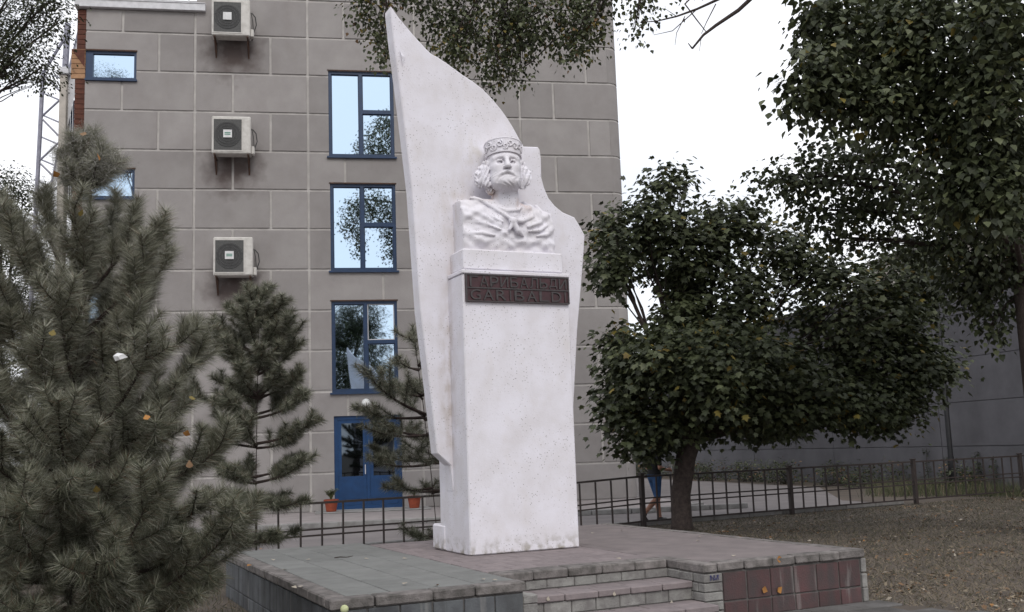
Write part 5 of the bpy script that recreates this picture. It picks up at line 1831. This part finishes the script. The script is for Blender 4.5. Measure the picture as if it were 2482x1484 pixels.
bd = unit(rg.normal(size=(n, 3)) * 0.5 + np.array([0, 0, 0.8]))
a = unit(np.cross(bd, rg.normal(size=(n, 3))))
V = np.stack([P - a * 0.004, P + a * 0.004, P + bd * rg.uniform(0.04, 0.16, n)[:, None]], 1).reshape(-1, 3)
o = link('undergrowth', fast_mesh('undergrowth', V, np.arange(n * 3).reshape(-1, 3), ['grass_dry', 'grass_dark', 'leaf_a'], rg.choice(3, n, p=[0.3, 0.4, 0.3])))
tag(o, 'thin grass under the pines left of the platform', 'grass', kind='stuff')

# ---- single fallen leaves and bits on the platform, in the pine
tpm = poplar_tmpl()
curl = tpm[0].copy()
curl[:, 2] += 0.25 * curl[:, 0] ** 2 + 0.12 * (curl[:, 1] - 0.5) ** 2


def fallen(p, size, m, lab, grp, rot=None):
    me = fast_mesh('fallen_leaf', curl * size, tpm[1], [m])
    o = link('fallen_leaf', me, None, p, rot if rot else (rg.uniform(-.2, .2), rg.uniform(-.2, .2), rg.uniform(0, 6.28)))
    tag(o, lab, 'leaf', grp)


def pxp(x, y, z=PH):
    q = ground(x, y, z)
    return (q[0], q[1], z + 0.006)


for sx, sy in ((870, 1785), (990, 1786), (1160, 1783), (1282, 1783), (900, 1818), (932, 1872), (958, 1874), (1285, 1865), (1545, 1850), (1568, 1852)):
    fallen(pxp(sx * 0.7604, sy * 0.7604), 0.055, 'leaf_pale', 'small pale dry leaf lying on the grey tiled left part of the platform', 'pale leaves on the platform')
for sx, sy in ((838, 1752), (800, 1803), (1387, 1868)):
    fallen(pxp(sx * 0.7604, sy * 0.7604), 0.06, 'leaf_orange', 'small orange leaf lying on the edge of the platform left part', 'orange leaves on the platform')
for sx, sy in ((1885, 1702), (2225, 1713), (2230, 1725), (1980, 1693), (1980, 1784), (2340, 1772), (2575, 1725)):
    fallen(pxp(sx * 0.7604, sy * 0.7604), 0.05, 'leaf_pale', 'small pale leaf lying on the smooth right part of the platform', 'pale leaves on the right part')


def on_front(sx, sy, v):
    d = ray(sx * 0.7604, sy * 0.7604)
    c0 = np.array([0, 0, HCAM])
    t = np.dot(A0 + v * PD - c0, PD) / np.dot(d, PD)
    return c0 + t * d


for sx, sy, lab in ((2429, 1877, 'orange leaf stuck to the red tiles, left of the pair'), (2478, 1887, 'orange leaf stuck to the red tiles, right of the pair'), (2476, 1784, 'yellow leaf on the coping above the red tiles')):
    q = on_front(sx, sy, -0.006 + 0.02)
    fallen(tuple(q), 0.075, 'leaf_orange', lab, 'leaves on the red tiles', (RAD(96), 1.0 + 0.5 * (sx % 3), P_ANG + 0.2))
for sx, sy in ((1957, 1900), (1746, 1916), (2140, 1928)):
    q = on_front(sx, sy, 0.19)
    fallen(tuple(q), 0.04, 'leaf_pale', 'tiny pale leaf on the steps of the platform', 'leaves on the steps', (RAD(80), 0.3, P_ANG))
# leaves caught in the big pine
for x, y, m, w_ in ((195, 525, 'leaf_y', 'yellow leaf on the leader stem below the top tuft of the large pine'), (240, 390, 'leaf_orange', 'orange leaf in the middle of the top tuft of the large pine'), (140, 430, 'leaf_orange', 'orange leaf at the left of the top tuft of the large pine'),
                    (125, 815, 'leaf_y', 'yellow leaf left of the white paper scrap in the large pine'), (450, 1058, 'leaf_orange', 'orange leaf low on the right side of the large pine'), (358, 1018, 'leaf_orange', 'orange leaf right of the trunk in the lower half of the large pine'),
                    (235, 885, 'leaf_dry', 'brown leaf just left of the white paper scrap in the large pine'), (465, 970, 'leaf_y', 'yellow leaf on the right edge of the large pine'), (235, 1195, 'leaf_y', 'yellow leaf low near the trunk of the large pine'),
                    (460, 1135, 'leaf_dry', 'brown leaf lowest on the right side of the large pine'), (200, 330, 'leaf_dry', 'brown leaf at the very tip of the large pine')):
    fallen(tuple(at(x, y, 7.75 + 0.1 * rg.random())), 0.06, m, w_, 'leaves caught in the pine', (rg.uniform(0.6, 1.8), rg.uniform(-.5, .5), rg.uniform(0, 6)))
scrap = MB()
V_ = [(-0.045, 0, 0.01), (-0.015, 0.01, 0.035), (0.035, 0.0, 0.025), (0.06, 0.02, 0.0), (0.015, -0.01, -0.02), (-0.03, 0.01, -0.028), (0.0, -0.02, 0.005)]
scrap.add(V_, [(6, i, (i + 1) % 6) for i in range(6)])
so = scrap.build('paper_scrap', 'badge_white', None, loc=tuple(at(288, 866, 7.75)))
tag(so, 'crumpled white paper scrap caught in the large pine', 'paper')
# ball on the ledge under the coping corner
bq_ = pu(0.085, -0.030, 0.458)
bl = MB().lathe([(0.033 * math.cos(a), 0.033 * math.sin(a)) for a in np.linspace(-PI / 2 + 0.05, PI / 2 - 0.05, 12)], (0, 0, 0), 18).build('tennis_ball', 'ball', None, True, loc=tuple(bq_ + np.array([0, 0, -0.012]) - 0.028 * PD))
tag(bl, 'pale yellow-green ball lodged at the front left corner of the platform coping', 'ball')
# dark twig on the grey tiles
q_ = pxp(1095 * 0.7604, 1781 * 0.7604)
tw = MB().tube([(-0.10, 0, 0.006), (-0.04, 0.012, 0.012), (0.03, 0.0, 0.008), (0.10, 0.03, 0.016)], [0.006, 0.007, 0.005, 0.003], 6).tube([(0.03, 0.0, 0.008), (0.07, -0.03, 0.01)], [0.004, 0.002], 5)
tag(tw.build('twig', 'twig', None, loc=q_), 'dark broken twig lying on the grey tiles left of the pedestal', 'twig')
